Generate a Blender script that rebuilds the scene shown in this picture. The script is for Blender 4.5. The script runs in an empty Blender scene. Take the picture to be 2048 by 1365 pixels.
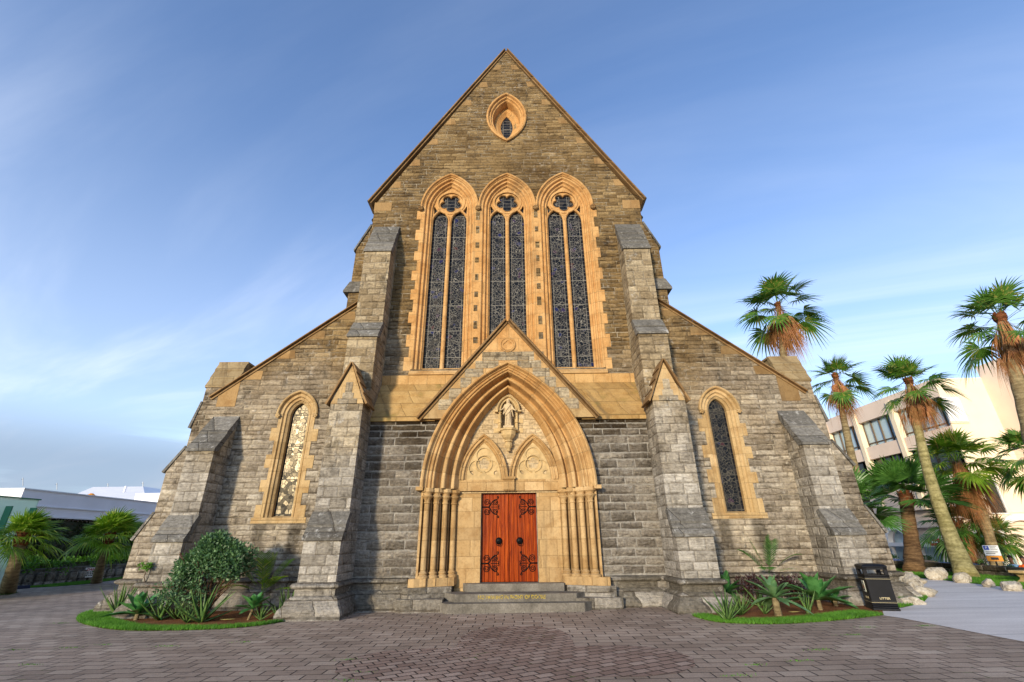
import bpy, bmesh, math, random
from mathutils import Vector, Matrix
from mathutils.geometry import tessellate_polygon
R = math.radians
PI = math.pi
sc = bpy.context.scene
col = sc.collection

# ------------------------------------------------------------------ camera
F_PX, HORIZON, ROLL, EYE = 910.0, 1082.0, R(0.6), 1.6       # for a 2048 x 1365 frame
PITCH = math.atan((HORIZON - 682.5) / F_PX)
cd = bpy.data.cameras.new('camera')
cam = bpy.data.objects.new('camera', cd)
col.objects.link(cam)
cd.sensor_width = 36.0
cd.lens = 36.0 * F_PX / 2048
cd.clip_start, cd.clip_end = 0.05, 6000
cam.matrix_world = Matrix.Translation((0, 0, EYE)) @ Matrix.Rotation(PI / 2 + PITCH, 4, 'X') @ Matrix.Rotation(-ROLL, 4, 'Z')
sc.camera = cam

# ------------------------------------------------------------------ light
SUN_EL, SUN_AZ = 11.0, 26.0          # degrees up, degrees left of straight behind the camera
sd = bpy.data.lights.new('sun', 'SUN')
sd.energy = 3.5
sd.angle = R(6.0)
sd.color = (1.0, 0.85, 0.63)
sun = bpy.data.objects.new('sun', sd)
col.objects.link(sun)
to_sun = Vector((-math.sin(R(SUN_AZ)) * math.cos(R(SUN_EL)), -math.cos(R(SUN_AZ)) * math.cos(R(SUN_EL)), math.sin(R(SUN_EL))))
sun.rotation_euler = to_sun.to_track_quat('Z', 'Y').to_euler()
sun.location = (-20, -30, 30)

world = bpy.data.worlds.new('World')
sc.world = world
world.use_nodes = True
wt = world.node_tree
wt.nodes.clear()
def wn(t, **k):
    n = wt.nodes.new(t)
    for a, b in k.items(): setattr(n, a, b)
    return n
sky = wn('ShaderNodeTexSky', sky_type='NISHITA', sun_disc=False)
sky.sun_elevation = R(SUN_EL)
sky.sun_rotation = math.atan2(to_sun.x, to_sun.y)
sky.air_density, sky.dust_density, sky.ozone_density = 1.0, 1.2, 2.5
bg = wn('ShaderNodeBackground')
bg.inputs['Strength'].default_value = 0.15
out = wn('ShaderNodeOutputWorld')
# thin cirrus, laid out over the direction of view in world space
geo = wn('ShaderNodeTexCoord')
sep = wn('ShaderNodeSeparateXYZ')
wt.links.new(geo.outputs['Generated'], sep.inputs[0])
def wm(op, a, b=None, c=None, clamp=False):
    n = wn('ShaderNodeMath', operation=op, use_clamp=clamp)
    for i, v in enumerate((a, b, c)):
        if v is None: continue
        if isinstance(v, (int, float)): n.inputs[i].default_value = v
        else: wt.links.new(v, n.inputs[i])
    return n.outputs[0]
dz = wm('ADD', wm('MAXIMUM', sep.outputs[2], 0.0), 0.16)
cx, cy = wm('DIVIDE', sep.outputs[0], dz), wm('DIVIDE', sep.outputs[1], dz)
comb = wn('ShaderNodeCombineXYZ')
ca, sa = math.cos(R(-24)), math.sin(R(-24))
wt.links.new(wm('ADD', wm('MULTIPLY', cx, ca * 0.55), wm('MULTIPLY', cy, sa * 0.55)), comb.inputs[0])
wt.links.new(wm('ADD', wm('MULTIPLY', cx, -sa * 1.9), wm('MULTIPLY', cy, ca * 1.9)), comb.inputs[1])
n1 = wn('ShaderNodeTexNoise')
n1.inputs['Scale'].default_value, n1.inputs['Detail'].default_value, n1.inputs['Roughness'].default_value = 0.75, 7, 0.55
n1.inputs['Distortion'].default_value = 0.9
wt.links.new(comb.outputs[0], n1.inputs['Vector'])
mr = wn('ShaderNodeMapRange', interpolation_type='SMOOTHSTEP')
mr.inputs['From Min'].default_value, mr.inputs['From Max'].default_value = 0.40, 0.78
wt.links.new(n1.outputs[0], mr.inputs['Value'])
# more veil towards the horizon
low = wn('ShaderNodeMapRange', interpolation_type='SMOOTHSTEP')
low.inputs['From Min'].default_value, low.inputs['From Max'].default_value = 0.0, 0.80
low.inputs['To Min'].default_value, low.inputs['To Max'].default_value = 0.92, 0.10
wt.links.new(sep.outputs[2], low.inputs['Value'])
veil = wm('MULTIPLY', low.outputs[0], wm('ADD', wm('MULTIPLY', mr.outputs[0], 0.75), 0.42), clamp=True)
# a low bank of grey blue cloud near the horizon
n2 = wn('ShaderNodeTexNoise')
n2.inputs['Scale'].default_value, n2.inputs['Detail'].default_value = 2.2, 8
v2 = wn('ShaderNodeCombineXYZ')
wt.links.new(wm('MULTIPLY', sep.outputs[0], 1.0), v2.inputs[0]); wt.links.new(sep.outputs[1], v2.inputs[1]); wt.links.new(wm('MULTIPLY', sep.outputs[2], 9.0), v2.inputs[2])
wt.links.new(v2.outputs[0], n2.inputs['Vector'])
bank = wn('ShaderNodeMapRange', interpolation_type='SMOOTHSTEP')
bank.inputs['From Min'].default_value, bank.inputs['From Max'].default_value = 0.46, 0.62
wt.links.new(wm('ADD', n2.outputs[0], wm('MULTIPLY', wm('MAXIMUM', wm('MULTIPLY', sep.outputs[0], -1.0), 0.0), 0.22)), bank.inputs['Value'])
bz = wn('ShaderNodeMapRange', interpolation_type='SMOOTHSTEP')
bz.inputs['From Min'].default_value, bz.inputs['From Max'].default_value = 0.12, 0.22
bz.inputs['To Min'].default_value, bz.inputs['To Max'].default_value = 1.0, 0.0
wt.links.new(sep.outputs[2], bz.inputs['Value'])
bankf = wm('MULTIPLY', wm('MULTIPLY', bank.outputs[0], bz.outputs[0]), 0.8)
mx = wn('ShaderNodeMix', data_type='RGBA'); mx2 = wn('ShaderNodeMix', data_type='RGBA')
CLOUD, BANK = (6.1, 6.5, 7.2, 1), (1.7, 2.2, 3.0, 1)
gain = wn('ShaderNodeMix', data_type='RGBA', blend_type='MULTIPLY')
gain.inputs[0].default_value = 1.0
gain.inputs[7].default_value = (1.02, 1.3, 1.68, 1)
wt.links.new(sky.outputs[0], gain.inputs[6])
wt.links.new(veil, mx.inputs[0]); wt.links.new(gain.outputs[2], mx.inputs[6]); mx.inputs[7].default_value = CLOUD
wt.links.new(bankf, mx2.inputs[0]); wt.links.new(mx.outputs[2], mx2.inputs[6]); mx2.inputs[7].default_value = BANK
wt.links.new(mx2.outputs[2], bg.inputs['Color'])
wt.links.new(bg.outputs[0], out.inputs[0])

sc.view_settings.view_transform = 'Standard'
sc.view_settings.look = 'None'
sc.view_settings.exposure = 0.45
sc.view_settings.gamma = 1.0
sc.view_settings.use_curve_mapping = False
sc.render.engine = 'CYCLES'
sc.cycles.max_bounces = 6
sc.cycles.use_denoising = True

# ------------------------------------------------------------------ measuring helpers (photogrammetry of the reference frame)
def ray(x, y):
    u, v = (x - 1024) / F_PX, (682.5 - y) / F_PX
    c, s = math.cos(ROLL), math.sin(ROLL)
    u, v = c * u + s * v, -s * u + c * v
    return u, math.cos(PITCH) - v * math.sin(PITCH), math.sin(PITCH) + v * math.cos(PITCH)
def at(x, y, Y):
    u, f, w = ray(x, y)
    return Vector((u * Y / f, Y, EYE + w * Y / f))
def onx(x, y, X):
    u, f, w = ray(x, y)
    return Vector((X, X * f / u, EYE + w * X / u))
TILT = 0.0065
def gz(X): return TILT * (max(-30, min(30, X)) - 4)          # the forecourt falls slightly to the left
def gnd(x, y, dz=0.0):
    u, f, w = ray(x, y)
    t = (EYE - dz + 4 * TILT) / (TILT * u - w)
    return Vector((u * t, f * t, EYE + w * t))
# ------------------------------------------------------------------ mesh helpers
class MB:
    """collects shapes and links them as ONE mesh object"""
    def __init__(s): s.v, s.f, s.mi = [], [], []
    def add(s, vs, fs, mi=0):
        o = len(s.v); s.v += [tuple(p) for p in vs]; s.f += [tuple(i + o for i in f) for f in fs]; s.mi += [mi] * len(fs)
    def box(s, x0, x1, y0, y1, z0, z1, mi=0):
        vs = [(x, y, z) for z in (z0, z1) for y in (y0, y1) for x in (x0, x1)]
        s.add(vs, [(0, 2, 3, 1), (4, 5, 7, 6), (0, 1, 5, 4), (2, 6, 7, 3), (0, 4, 6, 2), (1, 3, 7, 5)], mi)
    def obox(s, c, ax, ay, az, mi=0):
        c, ax, ay, az = Vector(c), Vector(ax), Vector(ay), Vector(az)
        vs = [c + ax * i + ay * j + az * k for k in (-1, 1) for j in (-1, 1) for i in (-1, 1)]
        s.add(vs, [(0, 2, 3, 1), (4, 5, 7, 6), (0, 1, 5, 4), (2, 6, 7, 3), (0, 4, 6, 2), (1, 3, 7, 5)], mi)
    def face_xz(s, loops, y, mi=0):
        """flat face in an XZ plane with holes: loops = [outer, hole, ...] of (x, z)"""
        vv = [[Vector((p[0], p[1], 0)) for p in l] for l in loops]
        flat = [p for l in loops for p in l]
        tris = []
        for t in tessellate_polygon(vv):
            a, b, c = (flat[i] for i in t)
            cr = (b[0] - a[0]) * (c[1] - a[1]) - (b[1] - a[1]) * (c[0] - a[0])
            tris.append(tuple(t) if cr > 0 else (t[0], t[2], t[1]))
        s.add([(p[0], y, p[1]) for p in flat], tris, mi)
    def rim_xz(s, loop, y0, y1, mi=0, closed=True):
        n = len(loop); vs = [(p[0], y0, p[1]) for p in loop] + [(p[0], y1, p[1]) for p in loop]
        s.add(vs, [(i, (i + 1) % n, n + (i + 1) % n, n + i) for i in range(n if closed else n - 1)], mi)
    def plate(s, loops, y0, y1, mi=0):
        """plate with holes: front at y0, back at y1, rims"""
        s.face_xz(loops, y0, mi)
        for l in loops: s.rim_xz(l, y0, y1, mi)
    def prism_x(s, prof, x0, x1, mi=0):
        """(y, z) outline extruded along x with capped ends"""
        n = len(prof); vs = [(x0, p[0], p[1]) for p in prof] + [(x1, p[0], p[1]) for p in prof]
        fs = [(i, (i + 1) % n, n + (i + 1) % n, n + i) for i in range(n)]
        s.add(vs, fs, mi)
        vv = [[Vector((p[0], p[1], 0)) for p in prof]]
        for t in tessellate_polygon(vv):
            s.add([(x0, prof[i][0], prof[i][1]) for i in t], [(0, 1, 2)], mi)
            s.add([(x1, prof[i][0], prof[i][1]) for i in t], [(0, 2, 1)], mi)
    def prism_z(s, plan, z0, z1, mi=0):
        n = len(plan); vs = [(p[0], p[1], z0) for p in plan] + [(p[0], p[1], z1) for p in plan]
        s.add(vs, [(i, (i + 1) % n, n + (i + 1) % n, n + i) for i in range(n)] , mi)
        for t in tessellate_polygon([[Vector((p[0], p[1], 0)) for p in plan]]):
            s.add([(plan[i][0], plan[i][1], z1) for i in t], [(0, 1, 2)], mi)
            s.add([(plan[i][0], plan[i][1], z0) for i in t], [(0, 2, 1)], mi)
    def rings(s, rings, closed=True, caps=True, mi=0):
        n = len(rings[0]); o = []
        for r in rings: o += list(r)
        fs = []
        for k in range(len(rings) - 1):
            for i in range(n if closed else n - 1):
                j = (i + 1) % n
                fs.append((k * n + i, k * n + j, (k + 1) * n + j, (k + 1) * n + i))
        if caps and closed:
            fs.append(tuple(range(n - 1, -1, -1))); fs.append(tuple(range((len(rings) - 1) * n, len(rings) * n)))
        s.add(o, fs, mi)
    def tube(s, pts, rad, n=8, mi=0, caps=True):
        pts = [Vector(p) for p in pts]
        rs = rad if isinstance(rad, (list, tuple)) else [rad] * len(pts)
        rg = []; up = None
        for i, p in enumerate(pts):
            d = (pts[min(i + 1, len(pts) - 1)] - pts[max(i - 1, 0)]).normalized()
            if up is None: up = Vector((0, 0, 1)) if abs(d.z) < .9 else Vector((1, 0, 0))
            a = d.cross(up)
            if a.length < 1e-5: a = d.cross(Vector((0, 1, 0)))
            a.normalize(); b = d.cross(a).normalized(); up = -b if up.dot(-b) > 0 else b
            rg.append([p + a * (rs[i] * math.cos(2 * PI * k / n)) + b * (rs[i] * math.sin(2 * PI * k / n)) for k in range(n)])
        s.rings(rg, True, caps, mi)
    def lathe(s, prof, c=(0, 0, 0), n=20, mi=0):
        s.rings([[(c[0] + r * math.cos(2 * PI * k / n), c[1] + r * math.sin(2 * PI * k / n), c[2] + z) for k in range(n)] for r, z in prof], True, True, mi)
    def build(s, name, mat, parent=None, smooth=False, auto=None, loc=None):
        me = bpy.data.meshes.new(name)
        me.from_pydata(s.v, [], s.f)
        mats = mat if isinstance(mat, (list, tuple)) else [mat]
        for m in mats: me.materials.append(m)
        if len(mats) > 1: me.polygons.foreach_set('material_index', s.mi)
        if smooth: me.polygons.foreach_set('use_smooth', [True] * len(me.polygons))
        o = bpy.data.objects.new(name, me)
        col.objects.link(o)
        if parent is not None: o.parent = parent
        if loc is not None: o.location = loc
        me.update()
        if auto is not None:
            bm = bmesh.new(); bm.from_mesh(me)
            bmesh.ops.remove_doubles(bm, verts=bm.verts, dist=1e-4)
            bmesh.ops.recalc_face_normals(bm, faces=bm.faces)
            for e in bm.edges:
                e.smooth = len(e.link_faces) == 2 and e.calc_face_angle(0) < R(auto)
            for f in bm.faces: f.smooth = True
            bm.to_mesh(me); bm.free()
        return o

def tag(o, label=None, cat=None, group=None, kind=None):
    if label: o['label'] = label
    if cat: o['category'] = cat
    if group: o['group'] = group
    if kind: o['kind'] = kind
    return o
def empty(name, loc=(0, 0, 0), rz=0.0, label=None, cat=None, group=None):
    o = bpy.data.objects.new(name, None)
    o.empty_display_size = 0.2
    col.objects.link(o)
    o.location = loc; o.rotation_euler = (0, 0, rz)
    return tag(o, label, cat, group)
def bevel(o, w=0.01, seg=2):
    m = o.modifiers.new('bevel', 'BEVEL'); m.width = w; m.segments = seg; m.limit_method = 'ANGLE'; m.angle_limit = R(40)
    return o
def text(name, s, size, mat, parent, mtx, depth=0.002, sx=1.0, bold=0.0):
    cu = bpy.data.curves.new(name, 'FONT')
    cu.body = s; cu.size = size; cu.extrude = depth; cu.offset = bold
    cu.align_x = 'CENTER'; cu.align_y = 'CENTER'
    cu.materials.append(mat)
    tmp = bpy.data.objects.new(name, cu)
    col.objects.link(tmp)
    me = bpy.data.meshes.new_from_object(tmp.evaluated_get(bpy.context.evaluated_depsgraph_get()))
    bpy.data.objects.remove(tmp)
    me.name = name
    o = bpy.data.objects.new(name, me)
    col.objects.link(o); o.parent = parent
    o.matrix_local = mtx @ Matrix.Diagonal((sx, 1, 1, 1))
    return o

# pointed arches: two arcs whose centres lie c beyond the axis
def arc_geom(w, h):
    rad = (w * w + h * h) / (2 * w)
    return rad, rad - w
def arch_loop(xc, zs, w, h, zbot=None, d=0.0, n=10, hk=None):
    """outline of a pointed arch shrunk by d: from bottom right, up, over the apex, down the left"""
    if hk is not None: w, h, d = w - d, h - d * hk, 0.0
    rad, c = arc_geom(w, h); r = rad - d
    amax = math.acos(max(-1, min(1, c / r)))
    right = [(xc - c + r * math.cos(amax * i / n), zs + r * math.sin(amax * i / n)) for i in range(n + 1)]
    left = [(2 * xc - p[0], p[1]) for p in reversed(right[:-1])]
    pts = right + left
    if zbot is not None:
        pts = [(xc + w - d, zbot)] + pts + [(xc - w + d, zbot)]
    return pts
def arch_sweep(mb, xc, zs, w, h, prof, zbot=None, n=12, mi=0, hk=None):
    """profile (d, y) carried along the arch"""
    rg = [[(p[0], y, p[1]) for p in arch_loop(xc, zs, w, h, zbot, d, n, hk)] for d, y in prof]
    m = len(rg[0])
    vs = [p for r in rg for p in r]
    mb.add(vs, [(k * m + i, k * m + i + 1, (k + 1) * m + i + 1, (k + 1) * m + i) for k in range(len(rg) - 1) for i in range(m - 1)], mi)
    for e in (0, m - 1):                       # close the ends
        pass
def circle(xc, zc, r, n=28, a0=0.0):
    return [(xc + r * math.cos(a0 + 2 * PI * i / n), zc + r * math.sin(a0 + 2 * PI * i / n)) for i in range(n)]
def foil(xc, zc, lobes, dist, rho, a0=-PI / 2, per=9):
    pts = []
    half = PI / lobes
    for k in range(lobes):
        ac = a0 + 2 * PI * k / lobes
        for i in range(per):
            ph = -half + 2 * half * i / per
            q = max(0.0, rho * rho - (dist * math.sin(ph)) ** 2)
            rr = dist * math.cos(ph) + math.sqrt(q)
            pts.append((xc + rr * math.cos(ac + ph), zc + rr * math.sin(ac + ph)))
    return pts

# ------------------------------------------------------------------ material helpers
class NT:
    def __init__(s, name, rough=0.85, spec=0.25):
        s.mat = bpy.data.materials.new(name); s.mat.use_nodes = True
        s.t = s.mat.node_tree; s.b = s.t.nodes['Principled BSDF']
        s.b.inputs['Roughness'].default_value = rough
        s.b.inputs['Specular IOR Level'].default_value = spec
    def n(s, typ, **k):
        x = s.t.nodes.new(typ)
        for a, b in k.items(): setattr(x, a, b)
        return x
    def link(s, v, sock):
        if isinstance(v, (int, float)):
            sock.default_value = v
        elif isinstance(v, (tuple, list)):
            sock.default_value = tuple(v) + (1,) if len(v) == 3 and sock.type == 'RGBA' else tuple(v)
        else: s.t.links.new(v, sock)
    def m(s, op, a, b=None, c=None, clamp=False):
        x = s.n('ShaderNodeMath', operation=op, use_clamp=clamp)
        for i, v in enumerate((a, b, c)):
            if v is not None: s.link(v, x.inputs[i])
        return x.outputs[0]
    def step(s, v, a, b, lo=0.0, hi=1.0):
        x = s.n('ShaderNodeMapRange', interpolation_type='SMOOTHSTEP')
        s.link(v, x.inputs['Value']); s.link(a, x.inputs['From Min']); s.link(b, x.inputs['From Max'])
        s.link(lo, x.inputs['To Min']); s.link(hi, x.inputs['To Max'])
        return x.outputs[0]
    def mix(s, f, a, b, mode='MIX'):
        x = s.n('ShaderNodeMix', data_type='RGBA', blend_type=mode)
        s.link(f, x.inputs[0]); s.link(a, x.inputs[6]); s.link(b, x.inputs[7])
        return x.outputs[2]
    def pos(s):
        g = s.n('ShaderNodeNewGeometry'); return g.outputs['Position']
    def obj(s):
        return s.n('ShaderNodeTexCoord').outputs['Object']
    def sep(s, v):
        x = s.n('ShaderNodeSeparateXYZ'); s.link(v, x.inputs[0]); return x.outputs[0], x.outputs[1], x.outputs[2]
    def vec(s, x, y, z):
        c = s.n('ShaderNodeCombineXYZ')
        for i, v in enumerate((x, y, z)): s.link(v, c.inputs[i])
        return c.outputs[0]
    def noise(s, v, scale, detail=4, rough=0.55, dist=0.0):
        x = s.n('ShaderNodeTexNoise'); s.link(v, x.inputs['Vector'])
        x.inputs['Scale'].default_value = scale; x.inputs['Detail'].default_value = detail
        x.inputs['Roughness'].default_value = rough; x.inputs['Distortion'].default_value = dist
        return x.outputs[0]
    def white(s, v, dims='2D'):
        x = s.n('ShaderNodeTexWhiteNoise', noise_dimensions=dims)
        s.link(v, x.inputs['W' if dims == '1D' else 'Vector']); return x.outputs[0]
    def island(s):
        return s.n('ShaderNodeNewGeometry').outputs['Random Per Island']
    def ramp(s, v, stops):
        x = s.n('ShaderNodeValToRGB'); s.link(v, x.inputs[0])
        e = x.color_ramp.elements
        while len(e) < len(stops): e.new(0.5)
        for el, (p, c) in zip(e, stops): el.position = p; el.color = tuple(c) + (1,)
        return x.outputs[0]
    def bump(s, h, dist=0.02, strength=1.0):
        x = s.n('ShaderNodeBump'); x.inputs['Distance'].default_value = dist; x.inputs['Strength'].default_value = strength
        s.link(h, x.inputs['Height']); s.t.links.new(x.outputs[0], s.b.inputs['Normal'])
    def color(s, c): s.link(c, s.b.inputs['Base Color']); return s.mat

def plain(name, c, rough=0.7, metal=0.0, var=0.0, scale=8.0, spec=0.3, bump=0.0):
    N = NT(name, rough, spec); N.b.inputs['Metallic'].default_value = metal
    if var or bump:
        nz = N.noise(N.obj(), scale, 5)
        if bump: N.bump(nz, bump)
        if var:
            lo = tuple(x * (1 - var) for x in c); hi = tuple(min(1, x * (1 + var)) for x in c)
            return N.color(N.mix(N.step(nz, .3, .7), lo, hi))
    return N.color(c)

def courses(N, h, L, joint, wob=0.012, u=None, v=None):
    """irregular coursed masonry on upright faces: returns joint mask (1 = stone), id noise, second id noise, fine coordinates"""
    P = N.pos(); x, y, z = N.sep(P)
    if u is None: u = N.m('ADD', x, y)
    if v is None: v = z
    given = v is not P and v is not z
    wrow = 0.0 if given else N.m('MULTIPLY', N.m('SUBTRACT', N.noise(N.vec(0.0, 0.0, z), 1.7, 1), 0.5), h * 1.6)
    vv = N.m('DIVIDE', N.m('ADD', N.m('ADD', v, wrow), N.m('MULTIPLY', N.m('SUBTRACT', N.noise(P, 2.2, 2), .5), wob)), h)
    row = N.m('FLOOR', vv); fv = N.m('FRACT', vv); N.fv = fv
    r1 = N.white(row, '1D'); r2 = N.white(N.m('ADD', row, 31.7), '1D')
    sc_ = N.m('ADD', N.m('MULTIPLY', r1, 0.7), 0.7)
    uu = N.m('ADD', N.m('MULTIPLY', N.m('DIVIDE', u, L), sc_), N.m('MULTIPLY', r2, 9.0))
    cl = N.m('FLOOR', uu); fu = N.m('FRACT', uu)
    du = N.m('MULTIPLY', N.m('MINIMUM', fu, N.m('SUBTRACT', 1.0, fu)), N.m('DIVIDE', L, sc_))
    dv = N.m('MULTIPLY', N.m('MINIMUM', fv, N.m('SUBTRACT', 1.0, fv)), h)
    d = N.m('ADD', N.m('MINIMUM', du, dv), N.m('MULTIPLY', N.m('SUBTRACT', N.noise(P, 17, 3), .5), joint * 1.6))
    stone = N.step(d, joint * .45, joint * 1.3)
    pillow = N.step(d, 0.0, joint * 6)
    idv = N.white(N.vec(cl, row, 0.0), '2D'); id2 = N.white(N.vec(cl, row, 3.3), '3D')
    return stone, pillow, idv, id2, P, z, u

def masonry(name, h, L, joint, cols, mortar, rock=1.0, bump=0.03, low=None, zr=(3.0, 9.0), dark=0.5, pale=0.35, lichen=(.55, .53, .48), soot=(.035, .028, .020), var=1.0, weather=.6, flecks=.5, patchy=1.0, crust=0.0, blot=0.0, mdark=.35, sill=False):
    N = NT(name, 0.92, 0.12)
    st, pil, idv, id2, P, z, u = courses(N, h, L, joint)
    idc = N.m('ADD', N.m('MULTIPLY', N.m('SUBTRACT', idv, .5), var), .5)
    stops = lambda c: [(0.0, c[0]), (0.35, c[1]), (0.72, c[2]), (1.0, c[3])]
    base = N.ramp(idc, stops(cols))
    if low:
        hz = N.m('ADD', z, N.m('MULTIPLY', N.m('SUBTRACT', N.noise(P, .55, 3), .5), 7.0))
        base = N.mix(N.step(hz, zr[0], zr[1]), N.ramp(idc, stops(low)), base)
    fine = N.noise(P, 14, 6, .65); mid = N.noise(P, 3.1, 5, .6)
    bed = N.noise(N.vec(N.m('MULTIPLY', u, 4.0), N.m('MULTIPLY', id2, 9.0), N.m('MULTIPLY', z, 30.0)), 1.0, 5, .65)      # bedding lines of the stone
    base = N.mix(1.0, base, N.ramp(fine, [(.25, (.52, .50, .47)), (.5, (.98, .98, .98)), (.78, (1.38, 1.36, 1.30))]), 'MULTIPLY')
    base = N.mix(N.m('ADD', N.m('MULTIPLY', id2, .6), .35), base, N.mix(1.0, base, N.ramp(bed, [(.28, (.45, .42, .38)), (.5, (1, 1, 1)), (.74, (1.42, 1.40, 1.34))]), 'MULTIPLY'))
    # broad weathering, running down the wall
    wth = N.noise(N.vec(N.m('MULTIPLY', u, .62), 3.0, N.m('MULTIPLY', z, .30)), 1.0, 6, .62)
    base = N.mix(weather, base, N.mix(1.0, base, N.ramp(wth, [(.28, (.42, .38, .33)), (.5, (.95, .93, .90)), (.72, (1.30, 1.27, 1.20))]), 'MULTIPLY'))
    streak = N.noise(N.vec(N.m('MULTIPLY', u, 1.5), 0.0, N.m('MULTIPLY', z, .22)), 1.0, 5, .6)
    pit = N.m('MULTIPLY', N.step(mid, .48, .68), N.step(streak, .40, .62))
    base = N.mix(N.m('MULTIPLY', pit, dark), base, soot)
    lm = N.m('MULTIPLY', N.step(N.noise(P, 5.5, 7, .7), .54, .68), N.step(N.noise(P, .8, 3), .40, .62))
    base = N.mix(N.m('MULTIPLY', lm, pale), base, lichen)
    fl = N.noise(N.vec(N.m('MULTIPLY', u, 3.2), N.m('MULTIPLY', id2, 3.0), N.m('MULTIPLY', z, 17.0)), 1.0, 5, .7)
    base = N.mix(N.m('MULTIPLY', N.step(fl, .60, .70), flecks), base, N.mix(1.0, base, (1.9, 1.86, 1.76), 'MULTIPLY'))
    base = N.mix(N.m('MULTIPLY', N.step(fl, .40, .30), flecks), base, N.mix(1.0, base, (.38, .35, .32), 'MULTIPLY'))
    mc = N.mix(N.step(mid, .38, .60), tuple(m * mdark for m in mortar), mortar)
    mc = N.mix(N.m('MULTIPLY', N.step(N.noise(P, 1.4, 4), .62, .40), patchy), mc, N.mix(1.0, base, (.50, .46, .42), 'MULTIPLY'))
    c = N.mix(st, mc, base)
    if blot:        # dark algae blotches that follow the beds and gather on the lower edges of the stones
        bt = N.noise(N.vec(N.m('MULTIPLY', u, 1.5), 5.0, N.m('MULTIPLY', z, 5.5)), 1.0, 7, .68)
        edge = N.step(N.fv, .55, .05)
        k = N.step(N.m('ADD', bt, N.m('MULTIPLY', edge, .10)), .56, .66)
        k = N.m('MULTIPLY', k, N.step(N.noise(P, .5, 3), .38, .58))
        c = N.mix(N.m('MULTIPLY', k, blot), c, N.mix(1.0, c, (.22, .19, .16), 'MULTIPLY'))
    if sill:        # run-off from the ends of the aisle sills, with a washed strip between
        px_, py_, pz_ = N.sep(P)
        ds = N.m('ABSOLUTE', N.m('SUBTRACT', N.m('ABSOLUTE', N.m('SUBTRACT', px_, X0)), 6.86))
        wob_ = N.m('MULTIPLY', N.m('SUBTRACT', N.noise(P, 3.5, 5, .65), .5), .5)
        low_ = N.m('MULTIPLY', N.step(pz_, 2.2, 2.05), N.step(N.m('ADD', pz_, wob_), .75, 1.5))
        dk = N.m('MULTIPLY', N.m('MULTIPLY', N.step(N.m('ADD', ds, wob_), .30, .42), N.step(N.m('ADD', ds, wob_), .78, .60)), low_)
        c = N.mix(N.m('MULTIPLY', dk, .72), c, N.mix(1.0, c, (.26, .25, .235), 'MULTIPLY'))
        c = N.mix(N.m('MULTIPLY', N.m('MULTIPLY', N.step(N.m('ADD', ds, wob_), .36, .22), low_), .5), c, N.mix(1.0, c, (1.35, 1.32, 1.26), 'MULTIPLY'))
    if crust:       # pale crust where water leaves the top arris of every course
        ck = N.m('MULTIPLY', N.step(N.m('ADD', N.fv, N.m('MULTIPLY', N.m('SUBTRACT', N.noise(P, 11, 4), .5), .5)), .72, .95), N.step(N.noise(P, 2.0, 4), .36, .58))
        c = N.mix(N.m('MULTIPLY', ck, crust), c, (.50, .46, .39))
    rockn = N.noise(P, 9, 8, .68)
    hgt = N.m('ADD', N.m('MULTIPLY', pil, .55), N.m('ADD', N.m('MULTIPLY', rockn, .75 * rock), N.m('MULTIPLY', bed, .35 * rock)))
    hgt = N.m('ADD', hgt, N.m('MULTIPLY', id2, .35))
    N.bump(hgt, bump)
    return N.color(c)

def ashlar(name, c0, c1, h=0.42, L=0.8, joint=0.006, stain=0.35, bump=0.012, zshift=None, green=0.0, arch=None):
    N = NT(name, 0.88, 0.2)
    uu_ = vv_ = None
    if arch:            # voussoirs: joints point at the centres of the two arcs
        px, py, pz = N.sep(N.pos())
        uu_ = N.m('MULTIPLY', py, .2)
        vv_ = N.m('MULTIPLY', N.m('ARCTAN2', N.m('SUBTRACT', pz, arch[1]), N.m('ADD', N.m('ABSOLUTE', N.m('SUBTRACT', px, X0)), arch[0])), arch[2])
    st, pil, idv, id2, P, z, u = courses(N, h, L, joint, 0.0, uu_, vv_)
    if arch: u = N.m('ADD', px, py)
    base = N.mix(1.0, N.mix(idv, c0, c1), N.ramp(id2, [(0, (.80, .78, .76)), (.25, (1, 1, 1)), (.85, (1, 1, 1)), (1, (1.12, 1.14, 1.2))]), 'MULTIPLY')
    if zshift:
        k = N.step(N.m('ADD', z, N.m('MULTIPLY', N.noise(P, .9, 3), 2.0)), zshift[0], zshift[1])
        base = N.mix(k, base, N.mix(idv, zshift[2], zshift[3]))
    fine = N.noise(P, 22, 6, .65); mid = N.noise(P, 2.6, 6, .62)
    base = N.mix(1.0, base, N.ramp(fine, [(.25, (.74, .72, .70)), (.5, (1, 1, 1)), (.8, (1.14, 1.13, 1.1))]), 'MULTIPLY')
    base = N.mix(N.m('MULTIPLY', N.step(mid, .44, .64), .60), base, N.mix(1.0, base, (.70, .60, .48), 'MULTIPLY'))
    streak = N.noise(N.vec(N.m('MULTIPLY', u, 2.6), 0.0, N.m('MULTIPLY', z, .3)), 1.0, 6, .65)
    base = N.mix(N.m('MULTIPLY', N.step(streak, .52, .68), stain), base, (.075, .055, .035))
    if green: base = N.mix(N.m('MULTIPLY', N.step(N.noise(P, 1.3, 5), .56, .72), green), base, (.18, .17, .05))
    c = N.mix(st, tuple(v * .55 for v in c0), base)
    N.bump(N.m('ADD', N.m('MULTIPLY', pil, .5), N.m('MULTIPLY', fine, .5)), bump)
    return N.color(c)

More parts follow.
